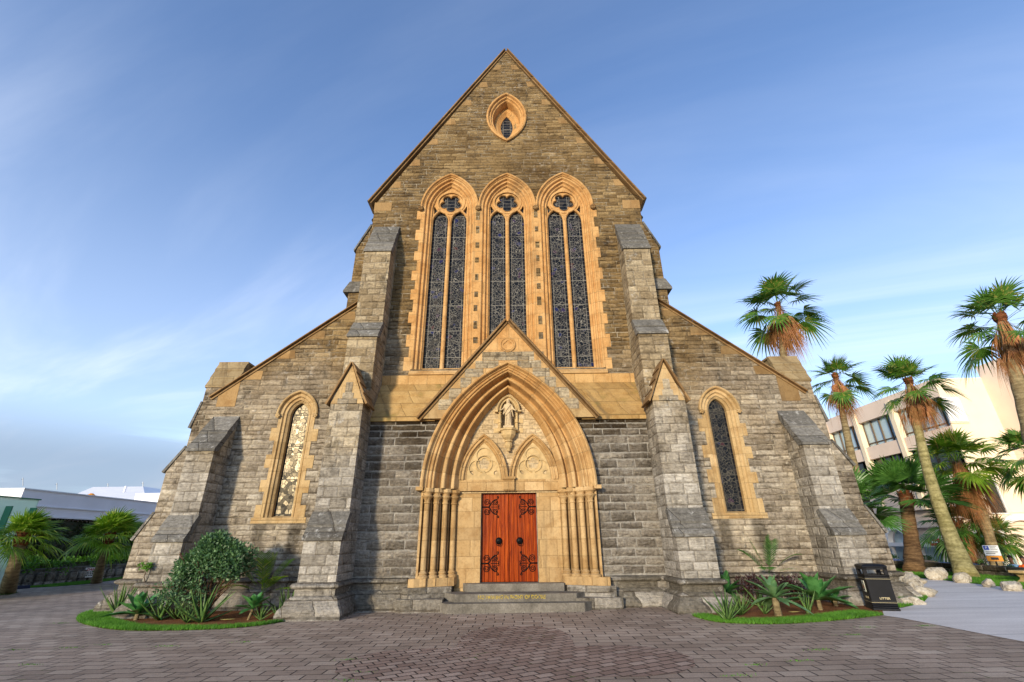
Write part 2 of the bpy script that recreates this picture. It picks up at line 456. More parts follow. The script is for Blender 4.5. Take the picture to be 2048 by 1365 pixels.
def leafmat(name, a, b, tip=None, rough=0.45, trans=0.25, scale=3.0):
    N = NT(name, rough, 0.4)
    r = N.island()
    c = N.mix(r, a, b)
    c = N.mix(N.step(N.noise(N.obj(), scale, 3), .42, .62), c, N.mix(1.0, c, (.62, .68, .55), 'MULTIPLY'))
    if tip: c = N.mix(N.m('GREATER_THAN', r, .86), c, tip)
    N.link(c, N.b.inputs['Base Color'])
    if trans:
        tr = N.n('ShaderNodeBsdfTranslucent'); N.link(N.mix(1.0, c, (1.3, 1.4, .6), 'MULTIPLY'), tr.inputs['Color'])
        ms = N.n('ShaderNodeMixShader'); ms.inputs[0].default_value = trans
        o = N.t.nodes['Material Output']
        N.t.links.new(N.b.outputs[0], ms.inputs[1]); N.t.links.new(tr.outputs[0], ms.inputs[2]); N.t.links.new(ms.outputs[0], o.inputs[0])
    return N.mat
X0 = -0.14                                   # axis of the church
# ------------------------------------------------------------------ materials
M = {}
UP = [(0.121, 0.078, 0.034), (0.189, 0.128, 0.059), (0.246, 0.171, 0.082), (0.333, 0.241, 0.122)]
LOW = [(0.236, 0.201, 0.155), (0.312, 0.270, 0.214), (0.384, 0.339, 0.273), (0.483, 0.439, 0.367)]  # low stone's own grey, with shade of unseen buildings put into the colour
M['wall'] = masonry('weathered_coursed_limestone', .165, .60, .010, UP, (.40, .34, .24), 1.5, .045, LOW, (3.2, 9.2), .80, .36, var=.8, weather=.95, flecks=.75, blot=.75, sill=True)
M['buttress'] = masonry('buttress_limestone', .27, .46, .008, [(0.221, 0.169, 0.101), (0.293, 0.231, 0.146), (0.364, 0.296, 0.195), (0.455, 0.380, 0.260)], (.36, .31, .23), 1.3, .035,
                        [(0.227, 0.206, 0.174), (0.303, 0.280, 0.242), (0.365, 0.340, 0.299), (0.445, 0.418, 0.374)], (2.8, 6.5), .72, .45, var=.85, weather=.8, flecks=.5, blot=.5)  # greyer foot: stone tone with the same shade put into the colour
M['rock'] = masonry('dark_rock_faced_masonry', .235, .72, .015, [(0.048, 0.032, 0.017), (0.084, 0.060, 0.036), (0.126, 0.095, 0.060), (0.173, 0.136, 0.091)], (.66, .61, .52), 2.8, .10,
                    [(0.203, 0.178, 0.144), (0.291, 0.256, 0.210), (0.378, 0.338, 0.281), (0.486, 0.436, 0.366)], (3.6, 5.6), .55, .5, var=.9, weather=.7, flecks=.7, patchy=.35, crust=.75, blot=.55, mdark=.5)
M['plinth'] = masonry('lichened_plinth_stone', .34, .85, .014, [(.14, .125, .10), (.21, .19, .16), (.28, .256, .22), (.36, .335, .295)], (.2, .18, .15), 1.9, .05, None, (0, 1), .9, .85, (.60, .57, .50), flecks=.5)
M['capstone'] = masonry('dark_weathering_slabs', .62, 1.4, .012, [(.135, .128, .115), (.16, .153, .138), (.18, .172, .156), (.205, .196, .178)], (.04, .037, .03), 1.6, .03, None, (0, 1), .45, .85, (.46, .45, .42), flecks=.5)
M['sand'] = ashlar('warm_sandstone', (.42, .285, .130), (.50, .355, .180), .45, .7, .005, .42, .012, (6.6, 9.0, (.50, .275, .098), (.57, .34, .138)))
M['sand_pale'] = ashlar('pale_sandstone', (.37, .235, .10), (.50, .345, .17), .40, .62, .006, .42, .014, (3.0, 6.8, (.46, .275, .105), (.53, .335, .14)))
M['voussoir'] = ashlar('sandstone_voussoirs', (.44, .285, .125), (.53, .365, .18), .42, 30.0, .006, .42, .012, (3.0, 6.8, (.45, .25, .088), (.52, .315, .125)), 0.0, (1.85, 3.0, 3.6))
M['ledge'] = ashlar('stained_sandstone_ledge', (.34, .21, .074), (.45, .295, .12), .47, 1.1, .012, .62, .018, None, .6)
M['tymp'] = masonry('pale_tympanum_masonry', .155, .34, .008, [(.40, .29, .16), (.45, .335, .19), (.50, .38, .225), (.55, .43, .27)], (.55, .44, .28), .6, .014, None, (0, 1), .2, .15, var=.8, weather=.4, flecks=.2)
M['coping'] = ashlar('brown_coping_stone', (.20, .118, .048), (.29, .18, .080), 9.0, .9, .008, .55, .016)
M['kneeler'] = ashlar('kneeler_sandstone', (.22, .142, .062), (.36, .225, .095), 9., 9., .001, .45, .014)
M['pier'] = ashlar('stained_pier_slabs', (.27, .20, .105), (.36, .275, .15), .34, .9, .008, .6, .018)

def leaded(name):
    N = NT(name, .16, .20); N.b.inputs['Specular Tint'].default_value = (1.0, .86, .60, 1)
    P = N.pos(); x, y, z = N.sep(P)
    ax = N.m('ABSOLUTE', N.m('ADD', x, -X0))
    b = N.m('MINIMUM', N.m('MINIMUM', N.m('ABSOLUTE', N.m('ADD', ax, -.37)), N.m('ABSOLUTE', N.m('ADD', ax, -1.92))), N.m('MINIMUM', N.m('ABSOLUTE', N.m('ADD', ax, -2.66)), N.m('ABSOLUTE', N.m('ADD', ax, -6.86))))
    pz = N.m('DIVIDE', N.m('SUBTRACT', z, .35), 1.02); fz = N.m('FRACT', pz); row = N.m('FLOOR', pz)
    q = N.vec(x, N.m('MULTIPLY', row, .7), z)
    def vor(sc_, lo, hi):
        vo = N.n('ShaderNodeTexVoronoi', feature='DISTANCE_TO_EDGE'); N.link(q, vo.inputs['Vector']); vo.inputs['Scale'].default_value = sc_
        vc = N.n('ShaderNodeTexVoronoi', feature='F1'); N.link(q, vc.inputs['Vector']); vc.inputs['Scale'].default_value = sc_
        return N.step(vo.outputs['Distance'], lo, hi, 1.0, 0.0), vc
    la, va_ = vor(8.0, .018, .040)
    lc, vc_ = vor(8.0, .040, .075)
    la = N.m('MAXIMUM', la, N.m('MULTIPLY', lc, N.m('GREATER_THAN', ax, 5.0)))
    lb, vb_ = vor(12.5, .026, .056)
    dz = N.m('MULTIPLY', N.m('SUBTRACT', fz, .5), 1.02)
    dm = N.m('SQRT', N.m('ADD', N.m('MULTIPLY', b, b), N.m('MULTIPLY', dz, dz)))
    med = N.m('LESS_THAN', N.m('ABSOLUTE', N.m('SUBTRACT', dm, .20)), .09)        # a ring of small quarries about each figure
    border = N.m('GREATER_THAN', b, .205)
    lead = N.m('ADD', N.m('MULTIPLY', la, N.m('SUBTRACT', 1.0, med)), N.m('MULTIPLY', lb, med))
    def line(v, at_, w): return N.m('LESS_THAN', N.m('ABSOLUTE', N.m('SUBTRACT', v, at_)), w)
    bl = N.m('MAXIMUM', line(b, .21, .007), N.m('MULTIPLY', border, line(N.m('FRACT', N.m('MULTIPLY', z, 6.0)), .5, .035)))
    lead = N.m('MAXIMUM', N.m('MULTIPLY', lead, N.m('SUBTRACT', 1.0, border)), bl)
    lead = N.m('MAXIMUM', lead, N.m('LESS_THAN', fz, .022))
    lead = N.m('MULTIPLY', lead, N.step(N.noise(P, 2.6, 3), .30, .48, .35, 1.0))
    cell = N.ramp(N.white(va_.outputs['Position'], '3D'), [(0, (.004, .005, .009)), (.5, (.009, .010, .015)), (.80, (.022, .022, .026)), (.94, (.035, .030, .028)), (.975, (.008, .014, .07)), (1, (.06, .02, .010))])
    c = N.mix(lead, cell, N.mix(N.m('GREATER_THAN', ax, 5.0), (.20, .19, .165), (.07, .066, .056)))
    N.link(N.step(lead, 0., 1., .22, .85), N.b.inputs['Roughness'])
    # every quarry sits a little differently in its lead
    nm = N.n('ShaderNodeNewGeometry')
    va = N.n('ShaderNodeVectorMath', operation='SUBTRACT'); N.link(va_.outputs['Color'], va.inputs[0]); va.inputs[1].default_value = (.5, .5, .5)
    vs = N.n('ShaderNodeVectorMath', operation='SCALE'); N.t.links.new(va.outputs[0], vs.inputs[0]); vs.inputs['Scale'].default_value = .10
    vd = N.n('ShaderNodeVectorMath', operation='ADD'); N.t.links.new(nm.outputs['Normal'], vd.inputs[0]); N.t.links.new(vs.outputs[0], vd.inputs[1])
    vn = N.n('ShaderNodeVectorMath', operation='NORMALIZE'); N.t.links.new(vd.outputs[0], vn.inputs[0])
    N.t.links.new(vn.outputs[0], N.b.inputs['Normal'])
    return N.color(c)
M['lead'] = leaded('leaded_stained_glass')

def wood():
    N = NT('varnished_red_wood', .33, .10)
    P = N.obj(); x, y, z = N.sep(P)
    pid = N.white(N.m('FLOOR', N.m('DIVIDE', x, .118)), '1D')
    g = N.noise(N.vec(N.m('ADD', N.m('MULTIPLY', x, 26.0), N.m('MULTIPLY', pid, 40.0)), 0.0, N.m('MULTIPLY', z, 1.1)), 1.0, 6, .6, 1.2)
    c = N.ramp(g, [(.28, (.075, .008, .001)), (.46, (.22, .028, .002)), (.62, (.37, .062, .005)), (.8, (.54, .13, .012))])
    c = N.mix(N.m('MULTIPLY', pid, .5), c, N.mix(1.0, c, (.55, .42, .36), 'MULTIPLY'))
    N.bump(g, .004)
    return N.color(c)
M['wood'] = wood()
M['iron'] = plain('black_wrought_iron', (.004, .004, .0045), .5, .0, .2, 20, .12)
def concrete_step():
    N = NT('stained_concrete', .9, .2)
    P = N.pos(); n1 = N.noise(P, 2.2, 6, .65); n2 = N.noise(P, 30, 5, .7)
    c = N.ramp(n1, [(.28, (.085, .075, .06)), (.5, (.17, .152, .125)), (.72, (.27, .245, .205))])
    c = N.mix(1.0, c, N.ramp(n2, [(.3, (.65, .65, .65)), (.7, (1.2, 1.2, 1.2))]), 'MULTIPLY')
    N.bump(n2, .01); return N.color(c)
M['step'] = concrete_step()
def worn_paint():
    N = NT('worn_yellow_paint', .85, .2); n = N.noise(N.pos(), 45, 4, .6)
    return N.color(N.mix(N.step(n, .44, .58), (.42, .30, .025), (.15, .125, .08)))
M['yellow'] = worn_paint()
M['dark'] = plain('dark_interior', (.01, .009, .008), .9)
M['roof'] = plain('grey_slate_roof', (.16, .155, .15), .85, 0, .25, 3, .2, .02)
M['statue'] = plain('pale_carved_stone', (.50, .38, .225), .85, 0, .12, 9, .2, .004)
M['lime'] = plain('carved_limestone', (.47, .33, .155), .88, 0, .18, 6, .2, .006)

def pavers(name, W, H, cols, joint, jcol, rot=0.0):
    N = NT(name, .82, .25)
    P = N.pos(); x, y, z = N.sep(P)
    ca, sa = math.cos(rot), math.sin(rot)
    wx = N.m('MULTIPLY', N.m('SUBTRACT', N.noise(P, .45, 2), .5), .10)
    u = N.m('ADD', N.m('ADD', N.m('MULTIPLY', x, ca), N.m('MULTIPLY', y, sa)), wx)
    v = N.m('ADD', N.m('SUBTRACT', N.m('MULTIPLY', y, ca), N.m('MULTIPLY', x, sa)), wx)
    row = N.m('FLOOR', N.m('DIVIDE', v, H)); fv = N.m('FRACT', N.m('DIVIDE', v, H))
    uu = N.m('ADD', N.m('DIVIDE', u, W), N.m('ADD', N.m('MULTIPLY', N.m('MODULO', N.m('ABSOLUTE', row), 2.0), .5), N.m('MULTIPLY', N.white(row, '1D'), .22)))
    cl = N.m('FLOOR', uu); fu = N.m('FRACT', uu)
    du = N.m('MULTIPLY', N.m('MINIMUM', fu, N.m('SUBTRACT', 1.0, fu)), W)
    dv = N.m('MULTIPLY', N.m('MINIMUM', fv, N.m('SUBTRACT', 1.0, fv)), H)
    d = N.m('ADD', N.m('MINIMUM', du, dv), N.m('MULTIPLY', N.m('SUBTRACT', N.noise(P, 26, 3), .5), joint))
    st = N.step(d, joint * .4, joint * 1.5)
    idv = N.white(N.vec(cl, row, 0.0), '2D')
    base = N.ramp(idv, [(0, cols[0]), (.4, cols[1]), (.75, cols[2]), (1, cols[3])])
    fine = N.noise(P, 60, 5, .7); big = N.noise(P, .55, 5, .6); mid = N.noise(P, 4.5, 5, .6)
    base = N.mix(1.0, base, N.ramp(fine, [(.3, (.68, .67, .66)), (.7, (1.22, 1.22, 1.22))]), 'MULTIPLY')
    base = N.mix(1.0, base, N.ramp(big, [(.3, (.70, .68, .66)), (.7, (1.15, 1.14, 1.13))]), 'MULTIPLY')
    base = N.mix(N.m('MULTIPLY', N.step(mid, .58, .74), .5), base, (.045, .038, .033))
    moss = N.m('MULTIPLY', N.step(N.noise(P, .8, 4), .56, .66), N.step(N.noise(P, 6, 4), .52, .62))
    jc = N.mix(moss, jcol, (.06, .10, .015))
    hgt = N.m('ADD', N.m('MULTIPLY', st, .8), N.m('ADD', N.m('MULTIPLY', fine, .25), N.m('MULTIPLY', idv, .35)))
    N.bump(hgt, .014)
    return N.color(N.mix(st, jc, base))
M['paver'] = pavers('mauve_grey_pavers', .43, .25, [(0.311, 0.235, 0.175), (0.364, 0.278, 0.211), (0.403, 0.315, 0.240), (0.459, 0.366, 0.283)], .010, (0.046, 0.037, 0.030))
M['cobble'] = pavers('small_reddish_setts', .26, .17, [(0.275, 0.182, 0.137), (0.332, 0.229, 0.175), (0.375, 0.270, 0.210), (0.435, 0.325, 0.254)], .012, (0.036, 0.028, 0.024), R(28))
def concrete_path():
    N = NT('pale_concrete_path', .85, .2)
    P = N.pos(); x, y, z = N.sep(P)
    n1 = N.noise(N.vec(N.m('MULTIPLY', x, .35), N.m('MULTIPLY', y, 1.6), 0.0), 1.0, 6, .6); n2 = N.noise(P, 25, 5, .7)
    c = N.ramp(n1, [(.3, (.56, .51, .47)), (.5, (.65, .60, .555)), (.7, (.75, .70, .65))])
    c = N.mix(1.0, c, N.ramp(n2, [(.3, (.86, .86, .86)), (.7, (1.08, 1.08, 1.08))]), 'MULTIPLY')
    jn = N.m('LESS_THAN', N.m('FRACT', N.m('DIVIDE', y, 3.1)), .006)
    N.bump(n2, .004); return N.color(N.mix(jn, c, (.12, .115, .11)))
M['path'] = concrete_path()
def soil():
    N = NT('bark_mulch_soil', .95, .1)
    P = N.pos(); n = N.noise(P, 38, 6, .75); b = N.noise(P, 2.5, 4)
    c = N.ramp(n, [(.28, (.09, .034, .014)), (.48, (.27, .115, .050)), (.66, (.42, .21, .10)), (.82, (.62, .42, .26))])
    N.bump(n, .05); return N.color(N.mix(1.0, c, N.ramp(b, [(.3, (.6, .6, .6)), (.7, (1.2, 1.2, 1.2))]), 'MULTIPLY'))
M['soil'] = soil()
def turf():
    N = NT('turf', .95, .1)
    P = N.pos(); n = N.noise(P, 30, 6, .75); b = N.noise(P, .9, 4)
    c = N.ramp(n, [(.3, (.03, .085, .008)), (.55, (.075, .20, .018)), (.8, (.13, .30, .036))])
    N.bump(n, .06); return N.color(N.mix(1.0, c, N.ramp(b, [(.3, (.75, .8, .7)), (.7, (1.15, 1.1, 1.0))]), 'MULTIPLY'))
M['turf'] = turf()
M['grass'] = leafmat('grass_blades', (.065, .20, .014), (.14, .34, .03), None, .6, .25, 1.2)
M['asphalt'] = plain('asphalt', (.05, .05, .052), .9, 0, .25, 20, .2, .01)
M['fan'] = leafmat('fan_palm_green', (.060, .155, .018), (.13, .26, .036), (.24, .25, .05), .38, .25)
M['fan_dark'] = leafmat('fan_palm_dark_green', (.045, .135, .024), (.105, .235, .050), None, .35, .22)
M['fan_yellow'] = leafmat('fan_palm_yellow_green', (.12, .24, .016), (.23, .37, .034), (.34, .40, .06), .42, .35)
M['dead'] = leafmat('dead_palm_leaf', (.42, .17, .062), (.62, .31, .145), (.26, .10, .042), .8, .25)
def trunkmat(name, a, b, ring=9.0):
    N = NT(name, .92, .15)
    P = N.obj(); x, y, z = N.sep(P)
    n = N.noise(P, 9, 6, .7); r = N.noise(N.vec(N.m('MULTIPLY', x, 1.5), N.m('MULTIPLY', y, 1.5), N.m('MULTIPLY', z, ring)), 1.0, 4, .6)
    c = N.mix(N.step(r, .35, .65), a, b)
    c = N.mix(1.0, c, N.ramp(n, [(.3, (.6, .58, .55)), (.7, (1.25, 1.22, 1.18))]), 'MULTIPLY')
    N.bump(N.m('ADD', N.m('MULTIPLY', r, .7), N.m('MULTIPLY', n, .5)), .05)
    return N.color(c)
M['trunk'] = trunkmat('palm_trunk', (.17, .13, .07), (.30, .245, .14))
M['trunk_green'] = trunkmat('lichened_palm_trunk', (.20, .18, .075), (.33, .30, .145))
M['trunk_brown'] = trunkmat('fibrous_palm_trunk', (.085, .050, .026), (.20, .125, .065), 14)
M['boots'] = trunkmat('leaf_base_fibre', (.13, .045, .018), (.26, .10, .04), 16)
M['agave'] = leafmat('agave_leaf', (0.045, 0.173, 0.045), (0.112, 0.300, 0.090), None, .42, .15, 5)
M['agave_pale'] = leafmat('pale_agave_leaf', (0.084, 0.182, 0.077), (0.168, 0.308, 0.133), None, .42, .15, 5)
M['aloe'] = leafmat('aloe_leaf', (0.065, 0.138, 0.035), (0.152, 0.254, 0.065), None, .4, .12, 5)
M['shrub'] = leafmat('silvery_shrub_leaf', (0.049, 0.114, 0.042), (0.123, 0.228, 0.097), (0.197, 0.319, 0.151), .42, .2, 2.0)
M['purple'] = leafmat('dark_purple_leaf', (.025, .010, .012), (.060, .022, .022), None, .4, .1, 5)
M['hedge'] = leafmat('bright_hedge_leaf', (.065, .175, .012), (.14, .31, .026), None, .45, .25, 1.0)
M['ivy'] = leafmat('dark_ivy_leaf', (.018, .032, .008), (.045, .062, .016), (.085, .060, .020), .5, .15, .6)
M['wood_stem'] = plain('shrub_stem', (.10, .055, .03), .9, 0, .3, 14, .2, .01)
M['white'] = plain('white_limewash', (.80, .79, .80), .8, 0, .04, 1.2)
M['lav'] = plain('pale_lilac_render', (.88, .85, .88), .85, 0, .04, .7)
M['cream'] = plain('cream_render', (.88, .74, .54), .88, 0, .05, .6)
M['pink'] = plain('pink_beige_render', (.80, .65, .53), .88, 0, .06, .5)
M['trim'] = plain('white_painted_trim', (.80, .77, .74), .6)
def winglass(name, c=(.05, .08, .09), rough=.08):
    N = NT(name, rough, .8); return N.color(c)
M['glass_blue'] = winglass('blue_grey_window_glass', (.44, .58, .64), .14)
M['glass_dark'] = winglass('dark_window_glass', (.02, .025, .025), .06)
def aquaglass():
    N = NT('aqua_glazed_panel', .2, .5); N.link((.74, .90, .86), N.b.inputs['Base Color'])
    tr = N.n('ShaderNodeBsdfTransparent'); tr.inputs['Color'].default_value = (.86, .97, .94, 1)
    ms = N.n('ShaderNodeMixShader'); ms.inputs[0].default_value = .25
    N.t.links.new(N.b.outputs[0], ms.inputs[1]); N.t.links.new(tr.outputs[0], ms.inputs[2]); N.t.links.new(ms.outputs[0], N.t.nodes['Material Output'].inputs[0])
    return N.mat
M['aqua'] = aquaglass()
M['bronze'] = plain('bronze_window_frame', (.16, .115, .075), .5, .2)
M['fin'] = plain('green_glass_fin', (.05, .22, .13), .3)
M['bin'] = plain('black_plastic', (.004, .0045, .007), .45, 0, .2, 6, .16)
M['gold'] = plain('faded_gold_paint', (.50, .42, .24), .6)
M['bone'] = plain('cream_sticker', (.62, .62, .52), .5)
def boulder_mat():
    N = NT('rough_pale_boulder', .92, .15)
    P = N.pos(); n1 = N.noise(P, 5, 8, .7, .6); n2 = N.noise(P, 22, 6, .7); n3 = N.noise(P, 1.9, 5, .6)
    c = N.ramp(n1, [(.30, (.16, .125, .085)), (.44, (.52, .45, .35)), (.56, (.66, .60, .50)), (.75, (.76, .71, .63))])
    c = N.mix(1.0, c, N.ramp(n2, [(.3, (.62, .60, .57)), (.7, (1.15, 1.15, 1.12))]), 'MULTIPLY')
    c = N.mix(N.step(n3, .55, .75), c, (.24, .22, .18))
    N.bump(N.m('ADD', n1, N.m('MULTIPLY', n2, .4)), .10); return N.color(c)
M['rockpale'] = boulder_mat()
M['lowwall'] = masonry('old_garden_wall_stone', .27, .78, .018, [(.085, .070, .048), (.125, .105, .072), (.165, .14, .10), (.21, .18, .13)], (.46, .42, .34), 1.6, .05, None, (0, 1), .7, .2)
M['grave'] = plain('mossy_dark_stone', (.15, .15, .135), .92, 0, .55, 3.5, .2, .02)
M['steel'] = plain('grey_steel', (.30, .31, .32), .45, .6)
M['green_paint'] = plain('dark_green_paint', (.012, .045, .028), .45)
M['navy'] = plain('dark_navy_rubber', (.02, .025, .05), .7)
M['red'] = plain('red_enamel', (.45, .02, .02), .5)
M['blue'] = plain('blue_enamel', (.02, .07, .40), .45)
M['orange'] = plain('orange_enamel', (.75, .28, .02), .5)
M['black'] = plain('black_enamel', (.012, .012, .012), .5)
M['white_enamel'] = plain('white_enamel', (.80, .80, .78), .5)
M['car_blue'] = plain('blue_car_paint', (.05, .15, .42), .25, .1)
M['car_dark'] = plain('dark_car_paint', (.02, .022, .026), .22, .1)
M['rubber'] = plain('tyre_rubber', (.015, .015, .015), .85)
M['tail'] = plain('red_tail_lamp', (.55, .015, .025), .25)
M['leaf_yellow'] = plain('fallen_yellow_leaf', (.75, .62, .18), .6)
M['skin'] = plain('brown_skin', (.16, .075, .045), .55)
M['denim'] = plain('light_blue_denim', (.14, .27, .50), .85)
M['orange_cloth'] = plain('orange_cloth', (.80, .14, .02), .85)
M['aqua_cloth'] = plain('pale_aqua_cloth', (.40, .72, .74), .85)
M['dark_cloth'] = plain('dark_cloth', (.02, .02, .024), .9)
M['hair'] = plain('black_hair', (.012, .009, .008), .75)
# ------------------------------------------------------------------ the church; local frame: x from the axis, y = 0 at the gable wall (minus = towards the street)
YW = 14.5
church = empty('church', (X0, YW, 0), 0, 'weathered stone gothic church with three tall lancet windows and a red door', 'church')
def L(x, y, Y):                       # a measured pixel in the church's frame
    p = at(x, y, Y); return (p.x - X0, p.z)
NAVE_HW, EAVE, APEX = 5.36, 14.10, 23.27
NAVE_WIN = [(-2.29, 'w'), (0.0, 'w'), (2.29, 'w')]
NW = dict(zs=13.80, w=1.13, h=1.67, zb=6.95)
AW = dict(zs=5.42, w=.65, h=.80, zb=2.30)
AX = 6.86

# --- upper wall (gable and both aisle fronts) with its openings
outer = [(10.0, -.4), (10.0, 5.86), (5.30, 9.56), (5.30, EAVE - .1), (0, APEX - .12), (-5.30, EAVE - .1), (-5.30, 9.56), (-10.0, 5.86), (-10.0, -.4)]
holes = [arch_loop(xc, NW['zs'], NW['w'], NW['h'], NW['zb'], .10) for xc, _ in NAVE_WIN]
holes += [arch_loop(s * AX, AW['zs'], AW['w'], AW['h'], AW['zb'], .09) for s in (-1, 1)]
VC, VW, VH = 18.80, .86, 1.45
def vesica(d, n=12):
    r0, c = arc_geom(VW, VH); r = r0 - d
    a = math.acos(c / r)
    rt = [(-c + r * math.cos(-a + 2 * a * i / n), VC + r * math.sin(-a + 2 * a * i / n)) for i in range(n + 1)]
    return rt + [(-p[0], p[1]) for p in reversed(rt[1:-1])]
holes.append(vesica(.05))
mb = MB()
mb.face_xz([outer] + holes, 0.0)
up = outer
mb.rim_xz(up, 0.0, .9, closed=False)
mb.build('front_wall', M['wall'], church)

# --- walls and roofs running back
for s in (-1, 1):
    mb = MB(); mb.box(min(s * 4.6, s * 5.25), max(s * 4.6, s * 5.25), .9, 30, 8.8, EAVE - .3); mb.build('side_wall', M['wall'], church)
    mb = MB(); mb.box(min(s * 9.2, s * 9.9), max(s * 9.2, s * 9.9), .9, 30, -.4, 5.75); mb.build('side_wall', M['wall'], church)
mb = MB()
for s in (-1, 1):
    mb.add([(s * 5.55, .5, EAVE - .45), (0, .5, APEX - .25), (0, 30, APEX - .25), (s * 5.55, 30, EAVE - .45)], [(0, 1, 2, 3)])
    mb.add([(s * 10.2, .5, 5.55), (s * 5.2, .5, 9.45), (s * 5.2, 30, 9.45), (s * 10.2, 30, 5.55)], [(0, 1, 2, 3)])
mb.add([(-5.3, 30, EAVE - .4), (5.3, 30, EAVE - .4), (0, 30, APEX - .25)], [(0, 1, 2)])
mb.add([(-9.9, 30, -.4), (9.9, 30, -.4), (9.9, 30, 5.7), (5.2, 30, 9.4), (5.2, 30, EAVE), (-5.2, 30, EAVE), (-5.2, 30, 9.4), (-9.9, 30, 5.7)], [tuple(range(8))])
mb.build('roof', M['roof'], church)

# --- copings on the rakes
def coping(p, q, up_, front, back, th, name, joints=9):
    """slab carried along the line p -> q (x, z), th thick above it, with a lower moulding; cut into lengths"""
    mb = MB()
    d = Vector((q[0] - p[0], q[1] - p[1])); ln = d.length; d.normalize()
    nn = Vector((-d.y, d.x));
    if nn.y < 0: nn = -nn
    a = 0.0
    rnd = random.Random(int(ln * 100))
    while a < ln - 1e-3:
        b = min(ln, a + rnd.uniform(.8, 1.25))
        if ln - b < .4: b = ln
        j = rnd.uniform(-.008, .008)
        for (y0, y1, h0, h1) in ((front + j, back, .045, th + j), (front + .075, back - .1, -.045, .045)):
            vs = []
            for s_ in (a + .003, b - .003):
                for yy, hh in ((y0, h0), (y1, h0), (y1, h1), (y0 + .05, h1), (y0, h1 - .05)):
                    P = Vector(p) + d * s_ + nn * hh
                    vs.append((P.x, yy, P.y))
            mb.add(vs, [(0, 1, 2, 3, 4), (9, 8, 7, 6, 5)] + [(i, 5 + i, 5 + (i + 1) % 5, (i + 1) % 5) for i in range(5)])
        a = b
    return mb.build(name, M['coping'], church, auto=30)
for s in (-1, 1):
    coping((s * 5.50, EAVE - .02), (0, APEX), 1, -.12, .75, .13, 'gable_coping')
    coping((s * 9.82, 5.98), (s * 5.33, 9.52), 1, -.12, .75, .115, 'aisle_coping')
# kneeler stones toothed into the wall under the copings
mb = MB()
rnd = random.Random(5)
def kneel(xo, z, hgt, wid, s, sl):
    """block whose outer edge follows the rake (sl = dx per dz)"""
    a = [(s * (xo - .02), z), (s * (xo - wid - rnd.uniform(0, .15)), z), (s * (xo - wid - .08), z + hgt), (s * (xo - sl * hgt - .02), z + hgt)]
    mb = MB(); mb.plate([a], -.012, .02); mb.build('kneeler_stone', M['kneeler'], church)
g = 5.36 / (APEX - .12 - EAVE + .1)
for s in (-1, 1):
    z = EAVE - .42; mb = MB(); mb.plate([[(s * 5.31, z), (s * 4.62, z), (s * 4.62, z + .42), (s * 5.31, z + .42)]], -.013, .02); mb.build('kneeler_stone', M['kneeler'], church)
    z = EAVE + .75
    while z < APEX - 1.2:
        kneel(5.30 - g * (z - EAVE + .1), z, .34, .36, s, g); z += 1.18
    ga = 4.7 / 3.7
    z = 5.52; mb = MB(); mb.plate([[(s * 9.6, 5.72), (s * 8.98, 5.72), (s * 8.98, 6.62), (s * 9.6, 6.14)]], -.013, .02); mb.build('kneeler_stone', M['kneeler'], church)
    z = 6.65
    while z < 9.3:
        kneel(10.0 - ga * (z - 5.86), z, .30, .62, s, ga); z += .74

